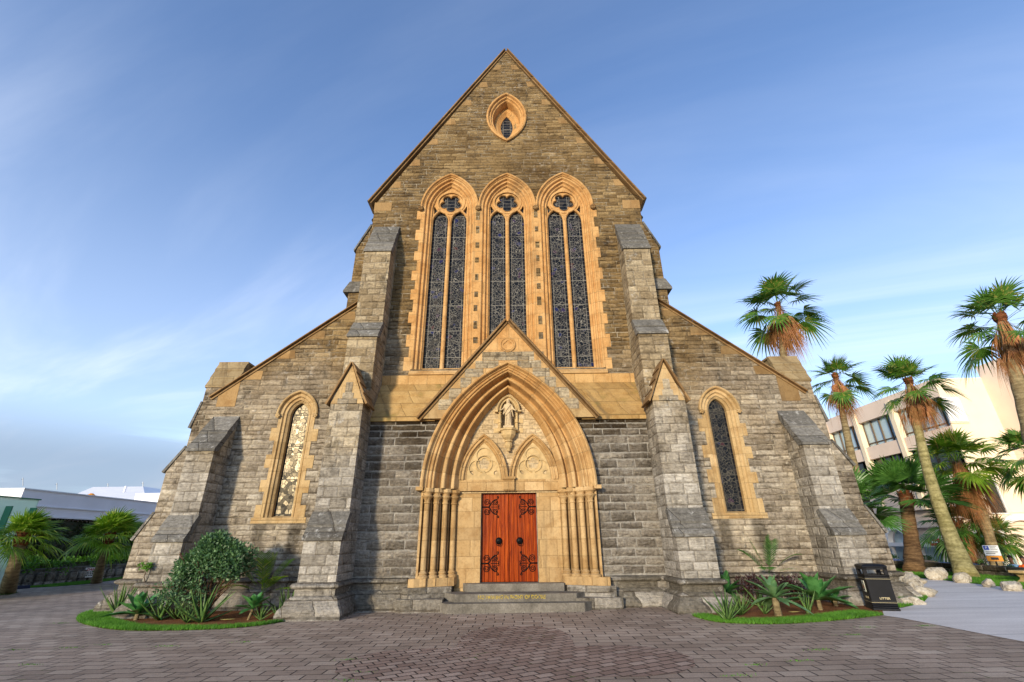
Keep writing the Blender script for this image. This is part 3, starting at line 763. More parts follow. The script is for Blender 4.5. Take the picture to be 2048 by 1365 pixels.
# --- nave windows
def notch_quoins(mb, xc, z0, z1, side, x_in, wl, ws, hh, y=-.014, seed=0):
    rn = random.Random(seed); z = z0; k = 0
    while z < z1 - .05:
        h_ = min(z1 - z, hh * rn.uniform(.85, 1.15))
        wv = (wl if k % 2 == 0 else ws) * rn.uniform(.92, 1.08)
        a, b = xc + side * x_in, xc + side * (x_in + wv)
        mb.box(min(a, b), max(a, b), y - rn.uniform(0, .006), .03, z + .004, z + h_ - .004)
        z += h_; k += 1
JAMB = [(.10, -.012), (.145, -.03), (.175, -.012), (.185, .03), (.215, .075), (.245, .065), (.262, .035), (.30, .04), (.312, .085), (.335, .135), (.365, .15), (.385, .13), (.40, .12), (.425, .155), (.43, .33)]
HOOD = [(-.02, .02), (-.02, -.10), (.02, -.125), (.05, -.11), (.07, -.06), (.10, -.035), (.105, .02)]
for k, (xc, _) in enumerate(NAVE_WIN):
    w = empty('window', (0, 0, 0)); w.parent = church
    mb = MB(); arch_sweep(mb, xc, NW['zs'], NW['w'], NW['h'], JAMB, NW['zb'], 16)
    mb.build('window_surround', M['sand'], w, auto=28)
    mb = MB(); arch_sweep(mb, xc, NW['zs'] + .02, NW['w'], NW['h'], HOOD, None, 16)
    mb.build('hood_mould', M['sand'], w, auto=28)
    # tracery: moulded plate in front, cusped plate behind
    ho = arch_loop(xc, NW['zs'], NW['w'], NW['h'], NW['zb'], .425, 16)
    RZ, RR = 14.22, .50
    lan = lambda sx, d: arch_loop(xc + sx * .37, 13.28, .31 - d, .52 - d * 1.4, NW['zb'] + .1, 0, 8)
    def corner(sx):
        p = []
        for t in range(7):          # along the opening arch
            z = 13.62 + .36 * t / 6
            rad, c = arc_geom(NW['w'], NW['h']); r = rad - .47
            p.append((xc + sx * (-c + math.sqrt(r * r - (z - NW['zs']) ** 2)), z))
        ang0 = math.atan2(p[-1][1] - RZ, abs(p[-1][0] - xc))
        for t in range(5):
            a = ang0 - (ang0 + .72) * t / 4
            p.append((xc + sx * .585 * math.cos(a) * 1.0, RZ + .585 * math.sin(a)))
        return p
    corners = [[(xc + sx * .645, 13.60), (xc + sx * .675, 13.98), (xc + sx * .635, 14.04), (xc + sx * .575, 13.90), (xc + sx * .50, 13.80)] for sx in (-1, 1)]
    mb = MB()
    mb.plate([ho, lan(-1, 0), lan(1, 0), circle(xc, RZ, RR, 36)] + corners, .20, .30)
    for r_, y_ in ((RR + .045, .17),):
        rg = [[(xc + rr * math.cos(a), yy, RZ + rr * math.sin(a)) for a in [2 * PI * i / 36 for i in range(36)]] for rr, yy in ((RR, .24), (RR, .175), (RR + .03, .165), (RR + .085, .17), (RR + .10, .20))]
        mb.rings(rg, True, False)
    # mullion roll and lancet rolls
    mb.tube([(xc, .20, NW['zb']), (xc, .20, 13.25)], .055, 8)
    for sx in (-1, 1):
        arch_sweep(mb, xc + sx * .37, 13.28, .365, .60, [(0, .20), (.0, .175), (.03, .165), (.055, .18), (.07, .21)], NW['zb'], 8)
    mb.build('tracery', M['sand'], w, auto=35)
    mb = MB()
    mb.plate([circle(xc, RZ, RR + .02, 36), foil(xc, RZ, 5, .262, .168)], .235, .30)
    fl = foil(xc, RZ, 5, .262, .168); fo = foil(xc, RZ, 5, .262, .205)
    n = len(fl)
    mb.add([(p[0], .235, p[1]) for p in fo] + [(p[0], .205, p[1]) for p in [((a[0] + b[0]) / 2, (a[1] + b[1]) / 2) for a, b in zip(fl, fo)]] + [(p[0], .235, p[1]) for p in fl],
           [(i, (i + 1) % n, n + (i + 1) % n, n + i) for i in range(n)] + [(n + i, n + (i + 1) % n, 2 * n + (i + 1) % n, 2 * n + i) for i in range(n)])
    mb.build('cinquefoil', M['sand'], w)
    mb = MB(); mb.face_xz([arch_loop(xc, NW['zs'], NW['w'], NW['h'], NW['zb'], .43, 16)], .315)
    mb.build('pane', M['lead'], w)
    mb = MB(); mb.prism_x([(.34, NW['zb'] + .12), (.05, NW['zb'] + .0), (-.10, NW['zb'] - .16), (-.10, NW['zb'] - .22), (.02, NW['zb'] - .22), (.34, NW['zb'] - .1)], xc - 1.06, xc + 1.06)
    mb.build('sill', M['sand'], w)
    # head stops where the hoods die
    for sx in (-1, 1):
        mb = MB()
        if abs(xc + sx) > 3 or sx > 0:
            X = xc + sx * 1.13 if abs(xc + sx * 1.13) > 3 else xc + sx * 1.145
            for q in range(9):
                a = q * 2.4
                mb.lathe([(0, -.055), (.045, -.04), (.06, 0), (.045, .04), (0, .055)], (X + .055 * math.cos(a) * (q > 0), -.07 - .03 * (q % 2), 13.72 + .06 * math.sin(a) * (q > 0)), 8)
        if mb.v: mb.build('head_stop', M['coping'], w, True)
for s in (-1, 1):
    mb = MB(); notch_quoins(mb, s * 2.29, NW['zb'] - .05, 13.72, s, 1.03, .23, .09, .44, seed=3 + s); mb.build('quoins', M['sand'], church)
    mb = MB(); mb.box(s * 1.145 - .118, s * 1.145 + .118, -.016, .03, NW['zb'] - .2, 13.68); mb.build('window_pier', M['sand'], church)
rn = random.Random(8)
for s in (-1, 1):
    z = NW['zb'] + .25
    while z < 13.6:
        hh = rn.uniform(.22, .36) if z < 12.6 else .8
        mb = MB(); mb.box(s * 1.145 - rn.uniform(.06, .09), s * 1.145 + rn.uniform(.05, .09), -.021, .02, z, z + hh); mb.build('pier_patch', M['wall'], church)
        z += hh + rn.uniform(.28, .5)

# --- vesica window in the gable
w = empty('window'); w.parent = church
mb = MB()
VP = [(-.03, .03), (-.03, -.09), (.02, -.12), (.06, -.10), (.075, -.03), (.085, .0), (.12, -.015), (.155, .0), (.17, .06), (.20, .09), (.235, .09), (.255, .13), (.285, .44), (.36, .42), (.43, .43), (.50, .50), (.585, .56), (.585, .62)]
lp = [vesica(d) for d, y in VP]
mb.rings([[(p[0], y, p[1]) for p in l] for l, (d, y) in zip(lp, VP)], True, False)
mb.build('window_surround', M['sand'], w, auto=28)
mb = MB(); mb.face_xz([vesica(.58)], .60); mb.build('pane', M['lead'], w)

# --- aisle windows
AP = [(.08, -.012), (.17, -.012), (.18, .015), (.20, .045), (.235, .05), (.25, .03), (.275, .035), (.29, .075), (.32, .10), (.355, .13), (.36, .27)]
for s in (-1, 1):
    w = empty('window'); w.parent = church
    xc = s * AX
    mb = MB(); arch_sweep(mb, xc, AW['zs'], AW['w'], AW['h'], AP, AW['zb'], 14)
    mb.build('window_surround', M['sand'], w, auto=28)
    mb = MB(); arch_sweep(mb, xc, AW['zs'], AW['w'], AW['h'], [(-.015, .02), (-.015, -.09), (.02, -.115), (.05, -.10), (.065, -.05), (.085, -.02), (.09, .02)], None, 14)
    mb.build('hood_mould', M['sand'], w, auto=28)
    mb = MB(); mb.face_xz([arch_loop(xc, AW['zs'], AW['w'], AW['h'], AW['zb'], .355, 14)], .25)
    mb.build('pane', M['lead'], w)
    mb = MB(); notch = random.Random(11 + s)
    for sd in (-1, 1): notch_quoins(mb, xc, AW['zb'] + .0, 5.36, sd, .555, .20, .03, .38, seed=20 + s * 3 + sd)
    mb.box(xc - .82, xc + .82, -.02, .03, AW['zb'] - .16, AW['zb'] - .003)
    mb.build('quoins', M['sand'], w)
    mb = MB(); mb.prism_x([(.27, AW['zb'] + .06), (-.035, AW['zb'] - .05), (-.035, AW['zb'] - .13), (.27, AW['zb'] - .13)], xc - .56, xc + .56)
    mb.build('sill', M['sand'], w)
    for sd in (-1, 1):
        mb = MB()
        for q in range(6):
            a = 2 * PI * q / 5
            r_ = .05 if q < 5 else 0
            mb.lathe([(0, -.035), (.03, -.025), (.04, 0), (.03, .025), (0, .035)], (xc + sd * .605 + r_ * math.cos(a), -.085 - (.015 if q == 5 else 0), 5.38 + r_ * math.sin(a)), 8)
        mb.build('rosette_stop', M['sand'], w, True)

# --- centre wall between the buttresses: thicker, with a weathered ledge
CY = -.72
hole = arch_loop(0, 3.0, 2.5, 3.79, -.4, 0, 18)
hole = [(x, z) for x, z in hole]
top_z = 5.07
def clip_arch(zt):
    rad, c = arc_geom(2.5, 3.79)
    a = [(2.5, -.4)] + [(-c + rad * math.cos(t), 3.0 + rad * math.sin(t)) for t in [math.asin((zt - 3.0) / rad) * i / 10 for i in range(11)]]
    return a
ca_ = clip_arch(top_z)
for s in (-1, 1):
    mb = MB()
    poly = [(s * x, z) for x, z in ca_] + [(s * 4.4, top_z), (s * 4.4, -.4)]
    mb.face_xz([poly], CY); mb.build('lower_wall', M['rock'], church)
ledge_mb = {-1: MB(), 1: MB()}
for k in range(3):
    t0, t1 = k / 3, (k + 1) / 3
    za, zb_ = top_z + (6.40 - top_z) * t0, top_z + (6.40 - top_z) * t1
    ya, yb = CY - .06 + (.72 + .02) * t0, CY - .06 + (.72 + .02) * t1
    for s in (-1, 1): ledge_mb[s].prism_x([(ya - .035, za - .05), (ya - .035, za + .0), (yb, zb_), (yb + .4, zb_), (yb + .4, za - .05)] if k else [(ya - .03, za - .09), (ya - .03, za + .02), (yb, zb_), (yb + .4, zb_), (yb + .4, za - .09)], min(s * 4.35, s * (2.25, 1.9, 1.5)[k]), max(s * 4.35, s * (2.25, 1.9, 1.5)[k]))
for s in (-1, 1): ledge_mb[s].build('weathered_ledge', M['ledge'], church)
mb = MB(); mb.box(-4.3, 4.3, -.05, .02, 6.40, 6.72); mb.build('string_course', M['sand_pale'], church)

# --- buttresses
def cap_slab(parent, xa, xb, y_hi, z_hi, y_lo, z_lo, n=2, mat='capstone'):
    """sloping weathering slabs, n lapped courses, with a drip edge"""
    mb = MB()
    for k in range(n):
        t0, t1 = k / n, (k + 1) / n
        y0, z0 = y_lo + (y_hi - y_lo) * t0, z_lo + (z_hi - z_lo) * t0
        y1, z1 = y_lo + (y_hi - y_lo) * t1, z_lo + (z_hi - z_lo) * t1
        mb.prism_x([(y0 - .055, z0 - .075), (y0 - .06, z0 - .01), (y1, z1 + .012), (y1 + .15, z1 - .05), (y0 + .15, z0 - .06)], xa - .035 + .003 * k, xb + .035 - .003 * k)
    return mb.build('weathering', M[mat], parent)
for s in (-1, 1):
    b = empty('buttress'); b.parent = church
    xi, xo = 4.22, 5.16
    def X(a, c): return (min(s * a, s * c), max(s * a, s * c))
    xa, xb = X(xi, xo)
    mb = MB()
    mb.prism_x([(.3, -.4), (-2.0, -.4), (-2.0, 1.72), (-1.65, 2.33), (-1.65, 5.75), (-1.1, 5.85), (-1.1, 7.75), (-.72, 8.36), (-.72, 11.30), (.0, 12.88), (.3, 12.88)], xa, xb)
    mb.build('shaft', M['buttress'], b)
    cap_slab(b, xa, xb, 0, 12.90, -.72, 11.32, 5)
    cap_slab(b, xa, xb, -.72, 8.38, -1.1, 7.76, 2)
    cap_slab(b, xa, xb, -1.65, 2.35, -2.0, 1.73, 2)
    # gablet
    gx = s * 4.68; hw = .50
    mb = MB()
    tri = [(gx - hw + .02, 5.30), (gx + hw - .02, 5.30), (gx, 6.50)]
    mb.plate([tri], -1.675, -1.0)
    mb.build('gablet', M['sand'], b)
    mb = MB()
    for (x0_, x1_, z0_, z1_) in ((-.16, .16, 5.30, 5.62), (-.28, .28, 5.30, 5.45), (-.10, .10, 5.62, 5.95)):
        mb.box(gx + x0_, gx + x1_, -1.69 - .003 * (x1_ > .2), -1.6, z0_, z1_)
    mb.build('gablet_quoins', M['buttress'], b)
    mb = MB()
    for sd in (-1, 1):
        for k in range(4):
            t0, t1 = k / 4, (k + 1) / 4
            p0 = (gx + sd * (hw + .06) * (1 - t0), 5.26 + 1.30 * t0); p1 = (gx + sd * (hw + .06) * (1 - t1), 5.26 + 1.30 * t1)
            nx, nz = sd * .92 * .035, .39 * .035
            y0_, y1_ = -1.76, -.95 - .3 * 0
            vs = []
            for yy in (y0_, y1_):
                vs += [(p0[0], yy, p0[1]), (p1[0], yy, p1[1]), (p1[0] + nx, yy, p1[1] + nz), (p0[0] + nx * 1.9, yy, p0[1] + nz * 1.9)]
            mb.add(vs, [(0, 1, 2, 3), (7, 6, 5, 4), (0, 4, 5, 1), (1, 5, 6, 2), (2, 6, 7, 3), (3, 7, 4, 0)])
    mb.build('gablet_roof', M['coping'], b)
for s in (-1, 1):
    b = empty('buttress'); b.parent = church
    xa, xb = (min(s * 8.76, s * 9.56), max(s * 8.76, s * 9.56))
    mb = MB()
    mb.prism_x([(.3, -.4), (-1.17, -.4), (-1.17, 1.72), (-.82, 2.32), (-.82, 4.19), (0, 5.36), (.3, 5.36)], xa, xb)
    mb.build('shaft', M['buttress'], b)
    cap_slab(b, xa, xb, 0, 5.38, -.82, 4.21, 2)
    cap_slab(b, xa, xb, -.82, 2.34, -1.17, 1.73, 2)
# side buttresses at the aisle corners, seen edge on
for s in (-1, 1):
    b = empty('buttress'); b.parent = church
    pr = [(9.15, -.4), (11.02, -.4), (11.0, 1.72), (10.64, 2.44), (10.64, 3.66), (10.22, 4.40), (10.22, 5.06), (10.10, 5.85), (10.10, 6.42), (9.15, 6.42)]
    mb = MB(); mb.plate([[(s * x, z) for x, z in pr]], .02, 1.0); mb.face_xz([[(s * x, z) for x, z in pr]], 1.0)
    mb.build('shaft', M['wall'], b)
    for (x1, z1, x0_, z0_) in ((10.62, 2.47, 11.04, 1.70), (10.20, 4.43, 10.70, 3.62), (10.08, 5.9, 10.26, 5.02)):
        d = Vector((x1 - x0_, z1 - z0_)).normalized(); nn = Vector((d.y, -d.x))
        q = [(x0_, z0_), (x1, z1), (x1 + nn.x * .06, z1 + nn.y * .06 + .0), (x0_ + nn.x * .08, z0_ + nn.y * .08)]
        mb = MB(); mb.plate([[(s * a, c) for a, c in q]], -.01, 1.03); mb.face_xz([[(s * a, c) for a, c in q]], 1.03); mb.build('weathering', M['capstone'], b)
    xa, xb = (min(s * 9.17, s * 10.1), max(s * 9.17, s * 10.1))
    mb = MB()
    mb.prism_x([(.02, 6.42), (.42, 7.42), (1.0, 7.42), (1.0, 6.42)], xa, xb)
    mb.build('pier_top', M['pier'], b)
    mb = MB()
    for k in range(3):
        t0, t1 = k / 3, (k + 1) / 3
        y0, z0, y1, z1 = .02 + .4 * t0, 6.42 + 1.0 * t0, .02 + .4 * t1, 6.42 + 1.0 * t1
        mb.prism_x([(y0 - .03, z0 - .02), (y0 - .035, z0 + .03), (y1, z1 + .015), (y1 + .1, z1 - .06), (y0 + .1, z0 - .06)], xa - .04 + .003 * k, xb + .04 - .003 * k)
    mb.prism_x([(.40, 7.38), (.40, 7.45), (1.03, 7.45), (1.03, 7.38)], xa - .05, xb + .05)
    mb.build('pier_cap', M['pier'], b)
    # the nave's own side buttress above the aisle
    b = empty('buttress'); b.parent = church
    pr = [(5.1, 8.6), (5.84, 8.6), (5.84, 9.98), (5.96, 10.06), (5.80, 10.42), (5.80, 11.84), (5.34, 12.95), (5.28, 13.5), (5.1, 13.5)]
    mb = MB(); mb.plate([[(s * x, z) for x, z in pr]], .05, .95); mb.face_xz([[(s * x, z) for x, z in pr]], .95)
    mb.build('shaft', M['wall'], b)
    mb = MB()
    q = [(5.86, 11.78), (5.88, 11.86), (5.36, 13.05), (5.30, 13.02)]
    mb.plate([[(s * a, c) for a, c in q]], .0, 1.0); mb.build('weathering', M['capstone'], b); mb = MB()
    q = [(5.25, 9.98), (6.02, 9.98), (6.02, 10.06), (5.82, 10.42), (5.25, 10.42)]
    mb.plate([[(s * a, c) for a, c in q]], -.03, 1.0)
    mb.build('weathering', M['capstone'], b)

# --- plinth carried round walls and buttresses
def offs(path, d):
    """offset an open plan polyline to its left by d with mitred corners"""
    P = [Vector(p) for p in path]; o = []
    for i, p in enumerate(P):
        d0 = (P[i] - P[i - 1]).normalized() if i else (P[1] - P[0]).normalized()
        d1 = (P[i + 1] - P[i]).normalized() if i < len(P) - 1 else d0
        n0, n1 = Vector((-d0.y, d0.x)), Vector((-d1.y, d1.x))
        m_ = (n0 + n1); m_ = m_ / max(.25, m_.dot(n0))
        o.append(p + m_ * d)
    return o
PL = [(0.0, .72), (.075, .70), (.115, .655), (.115, .625), (.075, .585), (.022, .57), (.022, .43), (.06, .415), (.12, .38), (.165, .32), (.175, .25), (.22, .20), (.26, .16), (.30, .05), (.30, -.35)]
for s in (-1, 1):
    path = [(2.72, CY), (4.22, CY), (4.22, -2.0), (5.16, -2.0), (5.16, 0), (8.76, 0), (8.76, -1.17), (9.56, -1.17), (9.56, .02), (11.02, .02), (11.02, 1.2)]
    mb = MB()
    pts = [offs(path, -d) for d, z in PL]
    rg = [[(s * p.x, p.y, z) for p in ring] for ring, (d, z) in zip(pts, PL)]
    m_ = len(path)
    mb.add([p for r in rg for p in r], [(k * m_ + i, k * m_ + i + 1, (k + 1) * m_ + i + 1, (k + 1) * m_ + i) for k in range(len(rg) - 1) for i in range(m_ - 1)])
    # end face towards the steps
    mb.add([r[0] for r in rg] + [(s * 2.72, CY + .1, .72), (s * 2.72, CY + .1, -.35)], [tuple(range(len(rg))) + (len(rg) + 1, len(rg))])
    mb.build('plinth', M['plinth'], church, auto=35)
# ------------------------------------------------------------------ the portal
GY = -.93                                    # plane of the porch gable
PA = dict(zs=3.0, w=2.5, h=3.79)
rad, cc = arc_geom(2.5, 3.79)
mb = MB()
arcp = [(-cc + rad * math.cos(t), 3.0 + rad * math.sin(t)) for t in [math.asin((top_z - 3.0) / rad) + (math.acos(cc / rad) - math.asin((top_z - 3.0) / rad)) * i / 14 for i in range(15)]]
right = arcp; left = [(-x, z) for x, z in reversed(arcp[:-1])]
poly = [(2.62, 5.02)] + [(0, 8.24)] + [(-2.62, 5.02)] + [(-right[0][0], 5.02)] + [(x, z) for x, z in reversed(left)][0:0]
poly = [(2.62, 5.02), (0, 8.24), (-2.62, 5.02)] + [(-right[0][0], 5.02)] + list(reversed(left)) + list(reversed(right)) + [(right[0][0], 5.02)]
mb.face_xz([poly], GY)
for s in (-1, 1):                            # roof of the porch, running back to the wall, and the return under its eaves
    mb.add([(s * 2.66, GY, 4.98), (0, GY, 8.24), (0, .2, 8.24), (s * 2.66, .2, 4.98)], [(0, 1, 2, 3)])
    mb.add([(s * 2.62, GY, 5.02), (s * right[0][0], GY, 5.02), (s * right[0][0], CY, 5.02), (s * 2.62, CY, 5.02)], [(0, 1, 2, 3)])
mb.build('porch_gable', M['sand'], church)
mb = MB(); rn = random.Random(4)             # grey blocks stepped up beside the arch
for z0, hw0, hw1 in ((6.88, .0, .85), (6.62, .3, 1.08), (6.32, .78, 1.36), (5.98, 1.15, 1.60), (5.62, 1.45, 1.92), (5.28, 1.70, 2.20)):
    for s in (-1, 1):
        a, b_ = (hw0, hw1 - rn.uniform(0, .12))
        mb.box(min(s * a, s * b_), max(s * a, s * b_), GY - .012, GY + .01, z0 + .004, z0 + dict(((6.88, .30), (6.62, .25), (6.32, .29), (5.98, .33), (5.62, .35), (5.28, .33)))[z0])
mb.build('gable_patches', M['buttress'], church)
for s in (-1, 1):
    o = coping((s * 2.70, 4.98), (0, 8.27), 1, GY - .12, -.0, .12, 'porch_coping')
mb = MB()
mb.rings([[(r_ * math.cos(a), y, 7.42 + r_ * math.sin(a)) for a in [2 * PI * i / 28 for i in range(28)]] for r_, y in ((.26, GY + .02), (.26, GY - .03), (.235, GY - .05), (.205, GY - .03), (.195, GY + .0), (.0001, GY + .0))], True, False)
mb.plate([circle(0, 7.42, .196, 28), foil(0, 7.42, 4, .075, .068, 0)], GY - .035, GY - .008)
mb.face_xz([circle(0, 7.42, .197, 28)], GY - .008)
mb.build('quatrefoil_boss', M['sand'], church)

ORD = [(-.02, CY + .02), (-.02, GY - .13), (.03, GY - .17), (.065, GY - .155), (.085, GY - .09), (.12, GY - .05), (.15, GY - .04),
       (.17, GY + .0), (.19, GY + .015), (.205, GY - .02), (.235, GY - .035), (.262, GY - .02), (.275, GY + .03), (.29, GY + .035), (.305, GY + .0), (.33, GY - .012), (.352, GY + .0), (.365, GY + .05),
       (.385, GY + .20), (.43, GY + .30), (.49, GY + .31), (.53, GY + .22), (.55, GY + .115), (.575, GY + .10), (.62, GY + .10), (.645, GY + .12), (.655, GY + .17),
       (.675, GY + .33), (.72, GY + .43), (.775, GY + .44), (.81, GY + .34), (.825, GY + .25), (.86, GY + .24), (.90, GY + .24), (.925, GY + .27), (.94, GY + .32), (.99, GY + .40), (1.02, GY + .46), (1.02, GY + .62)]
mb = MB(); arch_sweep(mb, 0, 3.0, 2.5, 3.79, ORD, None, 26, 0, .80)
mb.build('portal_arch', M['voussoir'], church, auto=24)
for s in (-1, 1):
    mb = MB(); mb.box(min(s * 2.42, s * 2.62), max(s * 2.42, s * 2.62), GY - .16, CY + .05, 2.93, 3.03); mb.build('hood_stop', M['sand_pale'], church)

TY = GY + .56                                # tympanum plane
NICHE = arch_loop(0, 5.36, .22, .34, 4.74, 0, 8)
mb = MB(); mb.face_xz([arch_loop(0, 3.0, 2.5, 3.79, 2.9, 1.0, 20, .80), NICHE], TY); mb.rim_xz(NICHE, TY, TY + .20); mb.face_xz([NICHE], TY + .19)
mb.build('tympanum', M['tymp'], church)
# lintel, sub arches and their carved panels
LY = TY - .10
mb = MB(); mb.box(-1.49, 1.49, LY, TY + .5, 2.95, 3.27)
mb.build('lintel', M['sand_pale'], church)
SUB = [(0, TY), (0, LY - .05), (.02, LY - .075), (.05, LY - .06), (.06, LY - .02), (.085, LY - .02), (.10, LY - .05), (.13, LY - .055), (.15, LY - .03), (.165, LY + .01), (.20, LY + .03), (.225, LY + .06), (.225, TY - .01)]
for s in (-1, 1):
    xc = s * .745
    mb = MB(); arch_sweep(mb, xc, 3.27, .735, 1.36, SUB, None, 16)
    mb.build('sub_arch', M['sand_pale'], church, auto=26)
    inner = arch_loop(xc, 3.27, .735, 1.36, None, .22, 14)
    py = TY - .045
    mb = MB()
    big = foil(xc, 3.80, 3, .27, .235, PI / 2, 12)
    cz = 3.74
    lobes = [circle(xc - s_ * .37, 3.46, .075, 14) for s_ in (-1, 1)]
    mb.face_xz([inner, circle(xc, cz, .225, 30)] + lobes, py)
    mb.rim_xz(circle(xc, cz, .225, 30), py, TY + .03)
    for l in lobes: mb.rim_xz(l, py, TY + .02); mb.face_xz([l], TY + .005)
    mb.plate([circle(xc, cz, .226, 30), foil(xc, cz, 5, .10, .072, PI / 2)], py + .03, TY + .03)
    mb.face_xz([circle(xc, cz, .226, 30)], TY + .025)
    for r_, y_ in ((.245, py),):
        mb.rings([[(xc + rr * math.cos(a), yy, cz + rr * math.sin(a)) for a in [2 * PI * i / 30 for i in range(30)]] for rr, yy in ((.225, py), (.225, py - .02), (.245, py - .032), (.268, py - .02), (.275, py + .002))], True, False)
    mb.plate([inner, foil(xc, 3.73, 3, .25, .225, PI / 2, 14)], py - .035, py + .002)
    mb.build('carved_panel', M['lime'], church, auto=30)
mb = MB()                                    # bracket on the lintel between the sub arches
mb.prism_x([(LY - .0, 3.34), (LY - .12, 3.34), (LY - .12, 3.27), (LY - .09, 3.23), (LY - .09, 2.99), (LY - .06, 2.95), (LY, 2.95)], -.155, .165)
mb.box(-.185, .195, LY - .145, LY + .01, 3.27, 3.335)
mb.build('lintel_bracket', M['sand_pale'], church)

# niche behind the figure
mb = MB()
nz = 5.36
arch_sweep(mb, 0, nz, .37, .50, [(0, TY), (0, TY - .16), (.02, TY - .18), (.05, TY - .16), (.06, TY - .09), (.085, TY - .085), (.10, TY - .13), (.13, TY - .13), (.15, TY - .07), (.165, TY + .02), (.165, TY + .05)], None, 12)
for s in (-1, 1):
    mb.box(s * .37 - .055, s * .37 + .045, TY - .17, TY + .01, nz - .045, nz)
    mb.tube([(s * .265, TY - .07, 4.70), (s * .265, TY - .07, nz - .03)], .038, 10)
    for zz in (4.72, 5.0, nz - .05): mb.lathe([(.03, -.03), (.06, -.015), (.06, .015), (.03, .03)], (s * .265, TY - .07, zz), 10)
    z = 4.68; k = 0
    while z < nz - .1:
        wv = (.46, .32)[k % 2]
        mb.box(min(s * .20, s * wv), max(s * .20, s * wv), TY - .018, TY + .01, z + .003, z + .145); z += .15; k += 1
mb.build('niche', M['lime'], church, auto=30)
mb = MB()
oct_ = lambda r_, z: [(r_ * math.cos(PI / 8 + PI / 4 * k), TY - .12 + r_ * math.sin(PI / 8 + PI / 4 * k) * .9, z) for k in range(8)]
mb.rings([oct_(r_, z) for r_, z in ((.03, 4.08), (.06, 4.10), (.055, 4.16), (.085, 4.20), (.12, 4.26), (.12, 4.32), (.09, 4.36), (.13, 4.38), (.13, 4.41), (.10, 4.43), (.17, 4.50), (.225, 4.57), (.24, 4.66), (.24, 4.70), (.275, 4.72), (.275, 4.77), (.22, 4.79))])
mb.build('corbel', M['lime'], church)

# jamb panels, splays, columns
for s in (-1, 1):
    mb = MB(); mb.box(min(s * .82, s * 1.53), max(s * .82, s * 1.53), TY + .03, TY + .5, .3, 2.949); mb.build('jamb', M['sand_pale'], church)
cols_ = [(2.31 - .236 * k, GY + .06 + .155 * k) for k in range(4)]
for s in (-1, 1):
    mb = MB()
    pl = [(2.50, CY + .01), (2.50, GY + .05), (2.44, GY + .05)]
    for k, (cx_, cy_) in enumerate(cols_):
        pl += [(cx_ + .120, cy_ + .22), (cx_ - .02, cy_ + .25), (cx_ - .07, cy_ + .10), (cx_ - .112, cy_ + .075)]
    pl += [(1.50, TY + .0), (1.50, TY + .3)]
    mb.add([(s * x, y, z) for z in (.5, 3.0) for x, y in pl], [(i, i + 1, len(pl) + i + 1, len(pl) + i) for i in range(len(pl) - 1)])
    mb.build('splay', M['sand_pale'], church)
for s in (-1, 1):
    for cx_, cy_ in cols_:
        c = empty('column'); c.parent = church
        mb = MB(); mb.lathe([(.078, .86), (.076, 1.6), (.074, 2.60)], (s * cx_, cy_, 0), 18); mb.build('shaft', M['sand_pale'], c, auto=40)
        mb = MB(); mb.lathe([(.074, 2.58), (.095, 2.59), (.095, 2.62), (.078, 2.635), (.085, 2.68), (.12, 2.73), (.155, 2.765), (.155, 2.80), (.11, 2.82), (.125, 2.86), (.165, 2.89)], (s * cx_, cy_, 0), 18)
        mb.rings([[(s * cx_ + r_ * math.cos(PI / 8 + PI / 4 * k), cy_ + r_ * math.sin(PI / 8 + PI / 4 * k), z) for k in range(8)] for r_, z in ((.165, 2.885), (.18, 2.90), (.18, 2.96), (.165, 3.0))])
        mb.build('capital', M['sand_pale'], c, auto=40)
        mb = MB(); mb.lathe([(.15, .70), (.155, .72), (.15, .755), (.115, .77), (.10, .79), (.115, .81), (.12, .825), (.10, .845), (.078, .87)], (s * cx_, cy_, 0), 18)
        mb.add([(s * cx_ + a * .15, cy_ + b_ * .15 - .02, z) for z in (.52, .705) for a, b_ in ((-.7, -.7), (.7, -.7), (1, 0.5), (-1, .5))], [(0, 1, 5, 4), (1, 2, 6, 5), (2, 3, 7, 6), (3, 0, 4, 7), (4, 5, 6, 7)])
        mb.build('base', M['sand_pale'], c, auto=40)
for s in (-1, 1):
    mb = MB(); mbp = MB()
    pl = [(2.66, CY), (2.66, GY - .09), (2.50, GY - .13), (1.50, TY - .22), (1.50, TY + .1)]
    mb.prism_z([(s * x, y) for x, y in (pl if s < 0 else pl)], .50, .70)
    pl = [(2.78, CY), (2.78, GY - .16), (2.62, GY - .21), (1.55, TY - .38), (1.55, TY + .1)]
    mbp.prism_z([(s * x, y) for x, y in pl], .20, .498)
    pl = [(2.90, CY), (2.90, GY - .30), (2.70, GY - .36), (1.7, GY - .36), (1.7, TY)]
    mbp.prism_z([(s * x, y) for x, y in pl], -.3, .25)
    mb.build('column_pedestal', M['sand_pale'], church)
    mbp.build('portal_plinth', M['plinth'], church)

